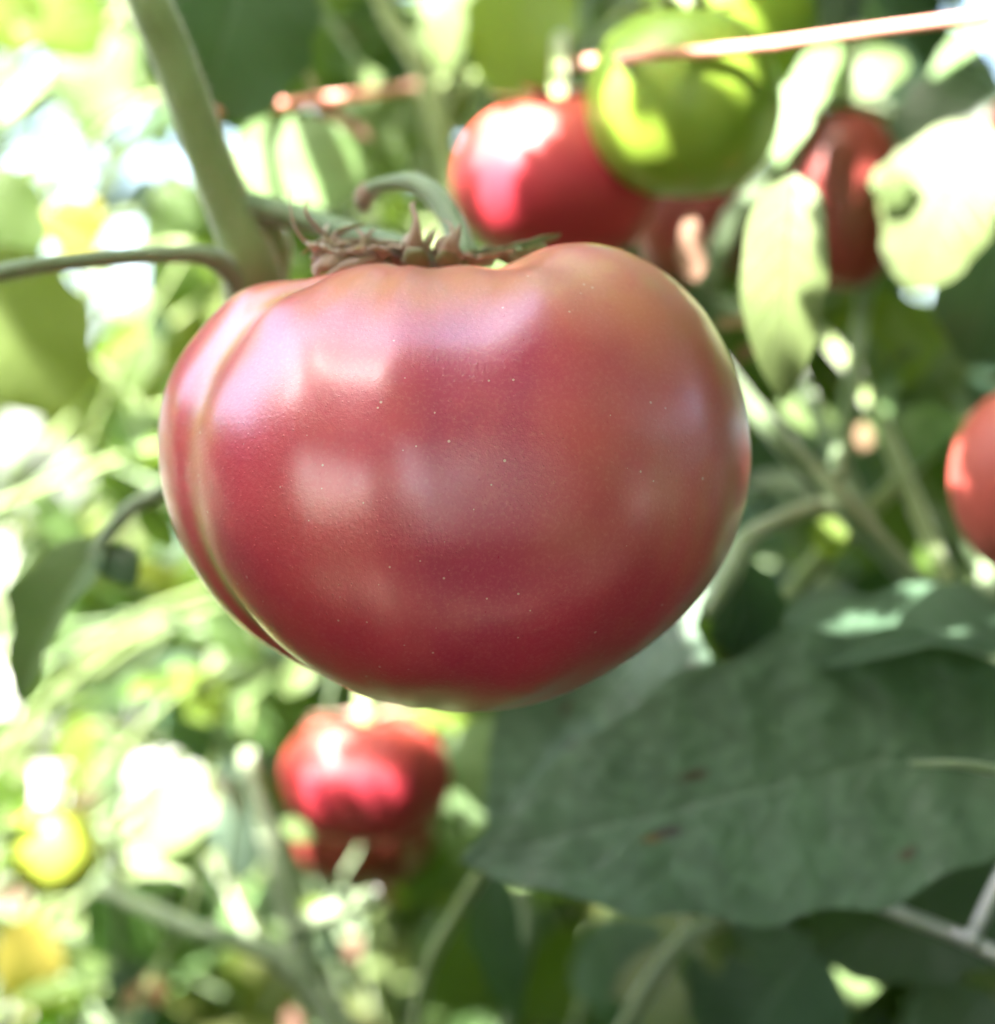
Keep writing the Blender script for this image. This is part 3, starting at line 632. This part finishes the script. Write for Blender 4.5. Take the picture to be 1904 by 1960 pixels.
stem(lp, [(690,2040,.17),(620,1920,.17),(545,1840,.17),(450,1800,.17),(380,1780,.17),(200,1700,.2)], [4,3.8,3.2,2.5,2.2,2], 'stem_pale', name='branch', wob=.1)
stem(lp, [(590,1880,.17),(560,1760,.17),(530,1660,.17),(500,1560,.18),(470,1440,.19)], [3.4,3,2.6,2.4,2], 'stem_pale', name='branch')
stem(lp, [(560,1775,.17),(640,1745,.165),(720,1715,.16)], [3,2.8,2.6], 'stem_pale', name='branch')
LIT.append((A(620,1750,.165), .004)); LIT.append((A(665,1737,.163), .0035))

# ------------------------------------------------------------------ middle plant behind
mp_ = plant(760, .33, 'tomato plant behind the big fruit, its stems wound with orange twine', GP)
stem(mp_, [(760,5600,.34),(800,2500,.34),(720,1800,.34),(800,1300,.34),(830,800,.3),(850,400,.26),(830,250,.25),(845,150,.25),(880,-50,.26),(860,-500,.3)], [7,6,5,4.5,4,3,2.6,2.6,3,3], 'stem', sides=10)
stem(mp_, [(855,560,.2),(868,380,.2),(850,250,.2),(800,120,.2),(740,20,.2),(700,-100,.2)], [3.2,3,2.6,2.4,2.2,2], 'stem', name='branch')
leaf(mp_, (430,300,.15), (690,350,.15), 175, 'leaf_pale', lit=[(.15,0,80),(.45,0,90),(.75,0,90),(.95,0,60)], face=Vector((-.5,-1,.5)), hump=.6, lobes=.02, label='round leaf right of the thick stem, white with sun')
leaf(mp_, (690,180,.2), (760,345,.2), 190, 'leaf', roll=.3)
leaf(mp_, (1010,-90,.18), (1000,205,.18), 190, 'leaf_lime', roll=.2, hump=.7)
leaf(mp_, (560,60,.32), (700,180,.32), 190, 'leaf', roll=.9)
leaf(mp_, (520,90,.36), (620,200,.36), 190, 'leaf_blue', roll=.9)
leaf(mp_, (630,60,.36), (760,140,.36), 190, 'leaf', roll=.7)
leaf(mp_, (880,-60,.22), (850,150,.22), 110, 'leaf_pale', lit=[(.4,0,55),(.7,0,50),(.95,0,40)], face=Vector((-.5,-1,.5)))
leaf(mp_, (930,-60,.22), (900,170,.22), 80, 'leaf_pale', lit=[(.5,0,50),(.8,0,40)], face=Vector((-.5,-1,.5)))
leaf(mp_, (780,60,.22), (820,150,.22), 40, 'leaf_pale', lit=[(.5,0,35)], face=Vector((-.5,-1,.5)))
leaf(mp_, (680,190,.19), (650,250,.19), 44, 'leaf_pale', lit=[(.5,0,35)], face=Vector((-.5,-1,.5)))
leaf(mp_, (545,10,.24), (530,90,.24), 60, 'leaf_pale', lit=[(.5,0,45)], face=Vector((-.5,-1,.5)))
leaf(mp_, (770,370,.2), (750,440,.2), 60, 'leaf_lime', lit=[(.5,0,40)])
leaf(mp_, (560,430,.15), (580,520,.15), 100, 'leaf')
leaf(mp_, (790,1360,.2), (900,1390,.2), 52, 'leaf_lime', lit=[(.4,0,45),(.8,0,40)], face=Vector((-.5,-1,.5)))
leaf(mp_, (1000,1375,.2), (1005,1415,.2), 34, 'leaf_lime', lit=[(.5,0,25)], face=Vector((-.5,-1,.5)))
leaf(mp_, (884,1545,.2), (884,1595,.2), 34, 'leaf_pale', lit=[(.5,0,25)], face=Vector((-.5,-1,.5)))
leaf(mp_, (800,1610,.2), (780,1680,.2), 40, 'leaf_dry', lit=[(.5,0,30)], face=Vector((-.5,-1,.5)))
leaf(mp_, (540,1570,.15), (600,1610,.15), 40, 'leaf_pale', lit=[(.5,0,30)], face=Vector((-.5,-1,.5)))
leaf(mp_, (730,1690,.22), (750,1740,.22), 30, 'leaf_dry', lit=[(.5,0,20)])
leaf(mp_, (680,1790,.25), (670,1840,.25), 30, 'leaf_dry', lit=[(.5,0,25)])
leaf(mp_, (970,1760,.25), (960,1830,.25), 32, 'leaf_dry', lit=[(.5,0,30)])
leaf(mp_, (555,1930,.25), (565,1990,.25), 32, 'leaf_dry', lit=[(.5,0,30)])
leaf(mp_, (600,1260,.2), (540,1330,.2), 60, 'leaf_pale', lit=[(.5,0,45)])

# ------------------------------------------------------------------ fruits behind
def fruit(px, py, y, wpx, hpx, mat, label, ribs=7, amp=.05, tilt=0.0, seed=1, hang=True, group='tomatoes behind the big one', lit=(), stalk_to=None, flatb=.85):
    c = A(px, py, y); s = K * (D0 + y) / D0; rx = wpx * s / 2; rz = hpx * s / 2
    nu, nv = 64, 36; vs = []
    rot = Matrix.Rotation(tilt, 3, 'Y')
    for i in range(nv + 1):
        th = math.pi * i / nv
        for j in range(nu):
            a = 2 * math.pi * j / nu
            rb = 1 + amp * math.cos(ribs * a + seed) * math.sin(th) ** .7 + amp * .5 * math.cos(3 * a + seed * 2)
            r = math.sin(th) ** .9 * rb; zz = math.cos(th)
            if zz > 0: zz -= 0.28 * math.exp(-(r / .30) ** 2)
            else: zz += .06 * math.exp(-(r / .3) ** 2)
            vs.append(rot @ Vector((rx * r * math.cos(a), rx * flatb * r * math.sin(a), rz * zz)))
    fs = []
    for i in range(nv):
        for j in range(nu):
            a = i * nu + j; b = i * nu + (j + 1) % nu; fs.append((a, a + nu, b + nu, b))
    me = mesh_from(vs, fs, 'tomato'); bmm = bmesh.new(); bmm.from_mesh(me); bmesh.ops.remove_doubles(bmm, verts=bmm.verts, dist=1e-6); bmm.to_mesh(me); bmm.free()
    me.polygons.foreach_set('use_smooth', [True] * len(me.polygons))
    o = link('tomato', me, None, M[mat]); o.location = c; tag(o, label, 'tomato', group)
    top = c + rot @ Vector((0, 0, rz * .72))
    rr = random.Random(seed)
    for k in range(6):
        a = k * 1.047 + rr.uniform(-.2, .2); l = rx * rr.uniform(.55, .8)
        d = Vector((math.cos(a), math.sin(a), 0))
        pts = [top, top + rot @ (d * l * .5 + Vector((0, 0, rz * .22))), top + rot @ (d * l + Vector((0, 0, rz * rr.uniform(.12, .35))))]
        tube('sepal', pts, [.0022, .0026, .0003], M['sepal_green'] if mat in ('t_green', 't_lime') or rr.random() < .4 else M['dry'], o, sides=6, n=5, flat=.3, wob=.3)
    end = A(*stalk_to) if stalk_to else top + Vector((rr.uniform(-.02, .02), .03, .05))
    tube('stalk', [top - Vector((0, 0, rz * .05)), top.lerp(end, .35) + Vector((0, 0, .008)), end], [.0024, .002, .0022], M['stem'], o, sides=8, n=6)
    for k in range(420):
        a, q = rr.uniform(0, 6.283), math.sqrt(rr.random()) * .97; w_ = math.sqrt(1 - q * q)
        SHP.append(c + Vector((rx * q * math.cos(a), -rx * w_, rz * q * math.sin(a))) * 1.06 + SUN * .001)
    for (lx, ly, lr) in lit: LIT.append((A(lx, ly, y - rx * .7), lr * K * 1.25))
    return o
fruit(1068, 345, .125, 400, 330, 't_red', 'red tomato with a sunlit shoulder, behind the top of the big one', seed=3, ribs=5, amp=.018, lit=[(915,260,45),(965,250,60),(1020,235,45),(925,320,45),(905,390,30),(980,300,40)], stalk_to=(1075,60,.2))
fruit(1310, 195, .105, 375, 375, 't_green', 'green unripe tomato hanging in front of the red one', seed=5, ribs=5, amp=.02, lit=[(1165,150,30),(1180,190,30)], stalk_to=(1290,-120,.2))
fruit(1400, 40, .17, 330, 360, 't_green', 'second green tomato cut by the top edge, above the other green one', seed=8, ribs=5, amp=.03, lit=[(1400,30,60),(1440,90,40)], stalk_to=(1380,-300,.3))
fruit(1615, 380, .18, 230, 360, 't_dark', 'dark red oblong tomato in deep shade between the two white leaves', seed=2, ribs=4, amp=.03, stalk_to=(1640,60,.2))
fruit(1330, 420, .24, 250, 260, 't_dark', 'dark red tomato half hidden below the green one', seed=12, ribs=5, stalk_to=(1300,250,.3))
fruit(2000, 920, .10, 360, 390, 't_pink', 'pinkish red tomato cut by the right edge at mid height', seed=9, ribs=5, amp=.02, stalk_to=(1990,560,.15))
fruit(1955, 270, .2, 150, 170, 't_red', 'crimson tomato barely entering at the right edge near the top', seed=4, ribs=5, stalk_to=(1960,100,.2))
fruit(697, 1490, .19, 315, 255, 't_red', 'small red tomato below the big one with a bright band of sun', seed=6, ribs=6, amp=.04, lit=[(580,1500,12),(610,1500,12),(640,1498,12),(670,1498,12),(700,1500,12),(730,1504,12),(760,1508,12),(640,1380,12)], stalk_to=(700,1330,.22))
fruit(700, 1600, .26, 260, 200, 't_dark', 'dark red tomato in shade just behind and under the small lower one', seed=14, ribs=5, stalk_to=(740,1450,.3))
fruit(105, 1630, .22, 180, 180, 't_lime', 'small yellow green tomato glowing at lower left', seed=10, ribs=4, amp=.03, lit=[(90,1620,60),(130,1640,50)], stalk_to=(130,1480,.24))

# ------------------------------------------------------------------ twine
def twine_pts(off):
    base = [(352,232,.052),(362,226,.056),(432,214,.13),(520,203,.15),(610,192,.155),(720,177,.17),(830,163,.24),(960,143,.26),(1080,124,.19),(1200,110,.087),(1330,101,.085),(1460,88,.085),(1520,80,.085),(1700,55,.085),(1900,29,.085),(2200,-15,.09)]
    return catmull([A(*p) for p in base], 40)
tp = twine_pts(0)
vs, fs = [], []
for strand in range(3):
    off = len(vs); SD = 6; n = len(tp)
    for i, p in enumerate(tp):
        t = (tp[min(i + 1, n - 1)] - tp[max(i - 1, 0)]).normalized(); u = Vector((0, 0, 1)); u = (u - t * u.dot(t)).normalized(); s = t.cross(u)
        a0 = i * .55 + strand * 2.094; c = p + (u * math.cos(a0) + s * math.sin(a0)) * .00062
        for k in range(SD):
            a = 2 * math.pi * k / SD; vs.append(c + (u * math.cos(a) + s * math.sin(a)) * .00080)
    for i in range(n - 1):
        for k in range(SD):
            a = off + i * SD + k; b = off + i * SD + (k + 1) % SD; fs.append((a, b, b + SD, a + SD))
tw = link('twine', mesh_from(vs, fs, 'twine'), None, M['twine']); tag(tw, 'orange twine strung across the plants near the top, partly in sun', 'twine')
for q_, t_ in ((640,188),(680,183),(720,177),(755,172),(1210,109),(1240,107),(1270,105),(1300,103),(1490,84),(1505,82)):
    best = min(tp, key=lambda w: abs(pix(w)[0] - q_)); SHP.append(best + SUN * .002)
for px_, py_, y_ in ((445,212,.135),(490,207,.145),(530,202,.15),(570,197,.153),(600,193,.155),(800,167,.22),(1345,100,.085),(1380,96,.085),(1420,92,.085),(1455,89,.085),(1540,78,.085),(1580,72,.085),(1630,65,.085),(1680,58,.085),(1730,52,.085),(1780,45,.085),(1830,39,.085),(1880,32,.085)):
    LIT.append((A(px_, py_, y_), .0020 if y_ < .1 and px_ < 1500 else .0040))

# ------------------------------------------------------------------ wire cage, lower right
wc = empty('wire_cage', A(2200, 2400, .09), 'grey galvanised wire plant cage cut by the lower right corner', 'plant cage')
tube('ring_wire', [A(1620,1690,.13), A(1700,1738,.09), A(1860,1803,.065), A(2050,1900,.07), A(2350,2000,.12), A(2500,1900,.3)], [.0014, .0017, .0018, .0018, .0018, .0018], M['wire'], wc, sides=12)
tube('upright_wire', [A(2330,900,.09), A(2120,1290,.08), A(1975,1560,.071), A(1862,1792,.0645)], [.0018] * 4, M['wire'], wc, sides=12)
tube('ring_wire', [A(1700,2400,.1), A(2000,2500,.07), A(2500,2600,.12)], [.0018] * 3, M['wire'], wc, sides=12)
tube('weld', [A(1848,1806,.064), A(1858,1797,.063), A(1868,1790,.064)], [.0016, .0025, .0016], M['wire'], wc, sides=10)

# ------------------------------------------------------------------ leafy growth of the plants behind
MAP = ["4420061581110001007","7850000281130006615","7872787156300037137","2882787126100060078","2787363311111170075","4946133333333360052","4934333333333360510","6943333333333335500","9920333333333310010","9540333333333300000","9352333333333303030","6151111113333300000","1254111113333000000","1452343110000000000","6365011130000000000","1456000020000000000","3266010100000000000","3022033103000000000","4110100002000000000","6211541000000000000"]
def openness(px, py):
    x = px / 100 - .5; y = py / 100 - .5
    i = min(max(int(math.floor(x)), 0), 17); j = min(max(int(math.floor(y)), 0), 18)
    fx = min(max(x - i, 0), 1); fy = min(max(y - j, 0), 1); g = lambda a, b: int(MAP[b][a])
    return ((g(i, j) * (1 - fx) + g(i + 1, j) * fx) * (1 - fy) + (g(i, j + 1) * (1 - fx) + g(i + 1, j + 1) * fx) * fy) / 9
protos = []
for k in range(14):
    protos.append(leaf_mesh(1.0, R.uniform(.42, .66), 9, 6, R.uniform(.05, .35), R.uniform(-.3, 1.2), R.uniform(.03, .1), R.uniform(.06, .2), 100 + k, R.uniform(.75, 1.1), R.uniform(-.5, .5)))
pm = {}
def proto(k, mat):
    if (k, mat) not in pm:
        m = protos[k].copy(); m.materials.clear(); m.materials.append(M[mat]); pm[(k, mat)] = m
    return pm[(k, mat)]
def rdir(rr): 
    while True:
        v = Vector((rr.uniform(-1, 1), rr.uniform(-1, 1), rr.uniform(-1, 1)))
        if .1 < v.length < 1: return v.normalized()
def compound(pl, spt, rr, y0, y1, x0, x1, mats, small=1.0, thin=.9):
    for _ in range(60):
        px, py = rr.uniform(x0, x1), rr.uniform(-150, 2100)
        if rr.random() > openness(px, py) ** .7 * 1.15: break
    y = rr.uniform(y0, y1); c = A(px, py, y)
    d = Vector((rr.uniform(-1, 1), rr.uniform(-.5, .3), rr.uniform(-.8, .25))).normalized()
    L = rr.uniform(.09, .15) * (small + 1) / 2
    b0 = min(spt, key=lambda s: (s - c).length + abs(s.z - c.z + .04) * .5)
    b = c - d * L * .5
    if (b - b0).length > .42: b0 = b + (b0 - b).normalized() * .42
    mid = b0.lerp(b, .5) + Vector((0, 0, .02))
    br = tube('branch', [b0, mid, b, b + d * L * .5 + Vector((0, 0, -.002)), b + d * L + Vector((0, 0, -.012))], [q * (.55 if small < 1 else 1) for q in (.0022, .0019, .0016, .0013, .0008)], M['stem'] if rr.random() < .6 else M['stem_dark'], pl, sides=6, n=4)
    bo = Vector(pl.location) + Vector(br.location)
    side = d.cross(Vector((0, 0, 1))).normalized()
    sl_ = [(1.0, 0)] + [(f, s) for f in (.35, .68) for s in (-1, 1)]
    for f, s in sl_:
        base = b + d * L * f + Vector((0, 0, -.012 * f * f)); l = small * rr.uniform(.045, .08) * (1.1 if s == 0 else .9)
        dr = (d * (.45 if s else 1) + side * s * .9 + Vector((0, 0, rr.uniform(-.7, .1))) + rdir(rr) * .25).normalized()
        tip = base + dr * l; mpx = pix(base.lerp(tip, .55))
        if rr.random() < openness(*mpx) * .93 * thin: continue
        mat = rr.choice(mats)
        o = bpy.data.objects.new('leaf', proto(rr.randrange(len(protos)), mat)); COL.objects.link(o); o.parent = br
        m = orient(base, tip, rr.uniform(-.7, .7), Vector((rr.uniform(-.5, .5), -.5, rr.uniform(0.2, 1.2)))) @ Matrix.Scale(l, 4)
        m.translation = base - bo; o.matrix_local = m
def stemline(pl_stem, pl): return [Vector(pl.location) + Vector(pl_stem.location) + v.co for v in list(pl_stem.data.vertices)[::10]]
rr = random.Random(21)
def st(pl): 
    return stemline([c for c in COL.objects if c.parent == pl and c.name.startswith('stem')][0], pl)
G1 = ['leaf', 'leaf', 'leaf_blue', 'leaf', 'leaf_pale', 'leaf_lime']
G2 = ['leaf', 'leaf_blue', 'leaf', 'leaf_olive', 'leaf_pale', 'leaf_lime', 'leaf_olive', 'leaf']
s_lp, s_mp, s_rp = st(lp), st(mp_), st(rp)
for _ in range(26): compound(lp, s_lp, rr, .22, .48, -150, 560, G2)
for _ in range(46): compound(lp, s_lp, rr, .18, .42, -100, 720, ['leaf', 'leaf_pale', 'leaf_blue', 'leaf_pale', 'leaf_lime', 'leaf_dry'], .33, .85)
for _ in range(36): compound(mp_, s_mp, rr, .30, .52, 380, 1350, G2)
for _ in range(34): compound(rp, s_rp, rr, .22, .42, 1000, 2050, ['leaf', 'leaf_blue', 'leaf', 'leaf_blue', 'leaf_pale'])
back = []
for k, (px, y, lab, x0, x1, n, mats) in enumerate([
    (200, .75, 'tomato plant far back at the left with the sky showing through it', -250, 800, 34, G1),
    (1100, .70, 'tomato plant far back behind the middle of the big tomato', 600, 1500, 42, G1),
    (1750, .62, 'dense dark tomato plant far back at the right', 1250, 2100, 52, ['leaf', 'leaf_blue', 'leaf', 'leaf_blue'])]):
    p = plant(px, y, lab, GP)
    s = stem(p, [(px - 60, 3400 - 800 * y, y), (px - 20, 2000, y), (px + 40, 1300, y), (px - 30, 700, y), (px + 20, 100, y), (px - 20, -500, y)], [8, 6.5, 6, 5.5, 5, 4], 'stem', sides=10)
    sp_ = stemline(s, p)
    for _ in range(n): compound(p, sp_, rr, y - .15, y + .25, x0, x1, mats)
# a mass of leaves beyond, closing the right and the bottom
def mass(name, label, items, mat):
    """items: (point, direction, face, length, proto)"""
    PV = []; PF = []; PU = []
    base = []
    for m in protos[:6]:
        v = np.empty(len(m.vertices) * 3); m.vertices.foreach_get('co', v); v = v.reshape(-1, 3)
        f = np.array([p.vertices[:] for p in m.polygons]); ul = np.empty(len(m.loops) * 2); m.uv_layers[0].data.foreach_get('uv', ul)
        base.append((v, f, ul))
    n = 0
    for (pt, d, fc, l, k) in items:
        v, f, ul = base[k % 6]; mm = np.array(orient(pt, pt + d, 0, fc).to_3x3())
        PV.append(v @ mm.T * l + np.array(pt)); PF.append(f + n); PU.append(ul); n += len(v)
    V = np.concatenate(PV); F = np.concatenate(PF); U = np.concatenate(PU)
    me = bpy.data.meshes.new(name); me.vertices.add(len(V)); me.vertices.foreach_set('co', V.ravel())
    me.loops.add(F.size); me.loops.foreach_set('vertex_index', F.ravel().astype(np.int32)); me.polygons.add(len(F))
    me.polygons.foreach_set('loop_start', np.arange(0, F.size, 4, dtype=np.int32)); me.polygons.foreach_set('use_smooth', [True] * len(F))
    me.update(calc_edges=True); ul = me.uv_layers.new(name='UVMap'); ul.data.foreach_set('uv', U.astype(np.float32))
    me.materials.append(mat); o = bpy.data.objects.new(name, me); COL.objects.link(o); tag(o, label, kind='stuff', cat='foliage'); return o
its = []
for _ in range(2600):
    px, py = rr.uniform(-200, 2200), rr.uniform(-500, 2600)
    if rr.random() < openness(px, py) ** .5 * 1.5 + (0.3 if px < 500 else 0): continue
    y = rr.uniform(1.0, 2.2)
    its.append((A(px, py, y), rdir(rr), Vector((rr.uniform(-1, 1), -1, 1)), rr.uniform(.07, .12), rr.randrange(6)))
mass('foliage', 'dark mass of tomato leaves in the next row behind the plants', its, M['leaf'])

# ------------------------------------------------------------------ unseen growth overhead, added and thinned to shape sun and shade
from mathutils.bvhtree import BVHTree
tomato_c = MC
h = SUN
camp = Vector((0, -D0, CZ))
tb = BVHTree.FromPolygons([Vector(v) + MC for v in vs_main], fs_main)
GAPS = []
def gap(px, py, an):
    """open sky towards the place that shines back from this spot of the big tomato"""
    d = (A(px, py, 0) - camp).normalized(); hit, nn, _, _ = tb.ray_cast(camp, d)
    if hit is None: return
    if nn.dot(d) > 0: nn = -nn
    g = (d - nn * 2 * d.dot(nn)).normalized()
    if math.degrees(g.angle(h)) < 14: return
    GAPS.append((hit, (d - nn * 2 * d.dot(nn)).normalized(), an))
for g_ in ((455,745,8),(500,715,9),(550,670,9),(600,630,8),(640,605,7),(470,790,6),(560,740,6),(620,690,6),(520,640,7),(350,750,6),(385,690,6),(425,635,5),(740,660,4),(790,640,4),(830,610,3),
           (600,900,3.5),(610,940,4),(630,975,3.5),(780,870,4),(795,910,4),(800,950,4),(690,920,2),(690,1060,3),(695,1120,2.5),(810,1080,3),(825,1140,2.5),(1330,780,4.5)): gap(*g_)
for g_ in GAPS: print('gap', [round(v, 2) for v in g_[1]], g_[2], round(math.degrees(g_[1].angle(h))))
def in_main(p, m=40):
    px, py = pix(p); return (px - 870) ** 2 / (600 + m) ** 2 + (py - 915) ** 2 / (470 + m) ** 2 < 1
def back_to(C, y): return C - h * ((C.y - y) / h.y)
def keep(C, rc, leafr, dapple=1.0, thin=.1):
    for org, g, an in GAPS:
        w = C - org; l = w.length
        if math.degrees(w.angle(g)) < an + math.degrees(leafr * .7 / l): return False
    if any(in_main(back_to(C, yy), 130) for yy in (-.045, -.02, 0, .03)) and (C - back_to(C, 0)).dot(h) > 0: return True
    for (lp_, lr) in LIT:
        w = C - lp_; t = w.dot(h)
        if t > 0 and (w - h * t).length < lr + leafr: return False
    T = back_to(C, .45)
    if (C - T).dot(h) < 0: return True
    qx, qy = pix(T)
    o = openness(qx, qy) if -200 < qx < 2100 and -200 < qy < 2200 else .2
    return not (rc.random() < o * .9 * dapple or rc.random() < thin)
rc = random.Random(5)
for _ in range(44):
    for k in range(30):
        px, py = rc.uniform(-50, 760), rc.uniform(-50, 1700)
        if rc.random() < openness(px, py): break
    LIT.append((A(px, py, rc.uniform(.2, .55)), rc.uniform(.004, .012)))
ov = []
def outside(C): 
    if C.y < -.42: return True
    px, py = pix(C); return px < -170 or px > 2070 or py < -260 or py > 2220
for hz in (.30, .36, .43):
    sp = .036
    for xg in np.arange(-1.2, 1.2, sp):
        for yg in np.arange(-1.0, 1.35, sp):
            C = Vector((xg + rc.uniform(-.5, .5) * sp, yg + rc.uniform(-.5, .5) * sp, CZ + hz + rc.uniform(-.02, .02)))
            if not outside(C) or not keep(C, rc, .028): continue
            dd = Vector((rc.uniform(-1, 1), rc.uniform(-1, 1), rc.uniform(-.5, .3))).normalized()
            ov.append((C - dd * .035, dd, h + rdir(rc) * .5, rc.uniform(.06, .085), rc.randrange(6)))
# unseen growth added left, right and below to hold off stray light
for _ in range(13000):
    side = rc.random()
    if side < .15: C = Vector((rc.uniform(-1.1, -.26), rc.uniform(-.55, .1), rc.uniform(CZ - .28, CZ + .26)))
    elif side < .36: C = Vector((rc.uniform(-1.5, -.16), rc.uniform(-.1, .9), rc.uniform(.15, CZ + .45)))
    elif side < .64: C = Vector((rc.uniform(.16, 1.5), rc.uniform(-.15, .9), rc.uniform(.15, CZ + .45)))
    else: C = Vector((rc.uniform(-.9, .9), rc.uniform(-.25, .9), rc.uniform(.1, CZ - .16)))
    if C.y > -.42:
        px, py = pix(C)
        if not (px < -260 or px > 2160 or py > 2330): continue
    if not keep(C, rc, .035, .6, 0): continue
    dd = rdir(rc); l = rc.uniform(.06, .095); ov.append((C - dd * l * .5, dd, h + rdir(rc), l, rc.randrange(6)))
mass('foliage', 'unseen tomato leaves added above and around the row to shape sun and shade', ov, M['leaf'])
# unseen leaves added behind the camera, with gaps that make the tomato highlights
its = []
for _ in range(13500):
    y = rc.uniform(-1.9, -1.35); x = rc.uniform(-3.0, 5.0); z = rc.uniform(0, 1.08 + .42 * math.exp(-((x - .45) / .75) ** 4) + .55 * max(-.3, min(1, noise.noise(Vector((x * 1.7 + 4, 0, 3))) * 2.2 + .35)))
    C = Vector((x, y, z))
    if any(math.degrees((C - org).angle(g)) < an + 1.2 for org, g, an in GAPS): continue
    its.append((C, rdir(rc), Vector((rc.uniform(-1, 1), 1, 1)), rc.uniform(.09, .15), rc.randrange(6)))
mass('foliage', 'unseen leaves added behind the camera to shape reflections on the big tomato', its, M['leaf'])
# places that lie in shade: where a sun ray still slips through, an unseen leaf is added to block it
SH = [p for p in SHP if -100 < pix(p)[0] < 2000 and -100 < pix(p)[1] < 2060]
for (cx, cy, yy, rx, ry) in SHADE:
    for k in range(160):
        a, q = rc.uniform(0, 6.283), math.sqrt(rc.random())
        SH.append(A(cx + rx * q * math.cos(a), cy + ry * q * math.sin(a), yy))
for v in vs_main[::45]:
    p = Vector(v) + MC
    if p.y < .03: SH.append(p + (p - MC).normalized() * .003)
def room(C):
    r = .022
    for lp_, lr in LIT:
        w = C - lp_; t = w.dot(h)
        if t > 0: r = min(r, (w - h * t).length - lr * .9)
    for org, g, an in GAPS:
        w = C - org; r = min(r, math.radians(math.degrees(w.angle(g)) - an * .9) * w.length)
    return r
def clear_of(C, rad):
    if room(C) < .0025: return False
    for org, g, an in GAPS:
        if math.degrees((C - org).angle(g)) < an * .85: return False
    return outside(C)
extra = []; eo = None
for rnd in range(3):
    bpy.context.view_layer.update(); dg_ = bpy.context.evaluated_depsgraph_get(); n0 = len(extra)
    fresh = []
    for p in SH:
        if any((p - lp_ - h * (p - lp_).dot(h)).length < lr for lp_, lr in LIT): continue
        if scene.ray_cast(dg_, p + h * .006, h, distance=2.5)[0]: continue
        if any(((C - p) - h * (C - p).dot(h)).length < .003 for C in fresh): continue
        for hz in (.33, .40, .27, .47, .55):
            C = p + h * ((CZ + hz - p.z) / h.z)
            if not clear_of(C, .008): continue
            fresh.append(C); dd = rdir(rc); dd = (dd - h * dd.dot(h)).normalized(); l = max(.010, 2 * room(C))
            extra.append((C - dd * l * .5, dd, h + rdir(rc) * .2, l, rc.randrange(6))); break
    print('round', rnd, 'added', len(extra) - n0)
    if eo: 
        bpy.data.objects.remove(eo); eo = None
    if extra: eo = mass('foliage', 'small unseen leaves added overhead to block stray sun', extra, M['leaf'])
# a stray leaf never blocks the sun where the picture shows a fleck of light
bpy.context.view_layer.update(); dg_ = bpy.context.evaluated_depsgraph_get(); gone = 0
shared = {m.name for m in pm.values()}
dead = set()
for lp_, lr in LIT:
    p = lp_ + h * .004
    for _ in range(12):
        ok, loc, nn, idx, ob, mx = scene.ray_cast(dg_, p, h, distance=1.2)
        if not ok: break
        if ob.data.name in shared: dead.add(ob.name)
        p = loc + h * .0015
for n_ in dead: bpy.data.objects.remove(bpy.data.objects[n_])
print('objects', len(COL.objects), 'lit', len(LIT), 'removed', len(dead))
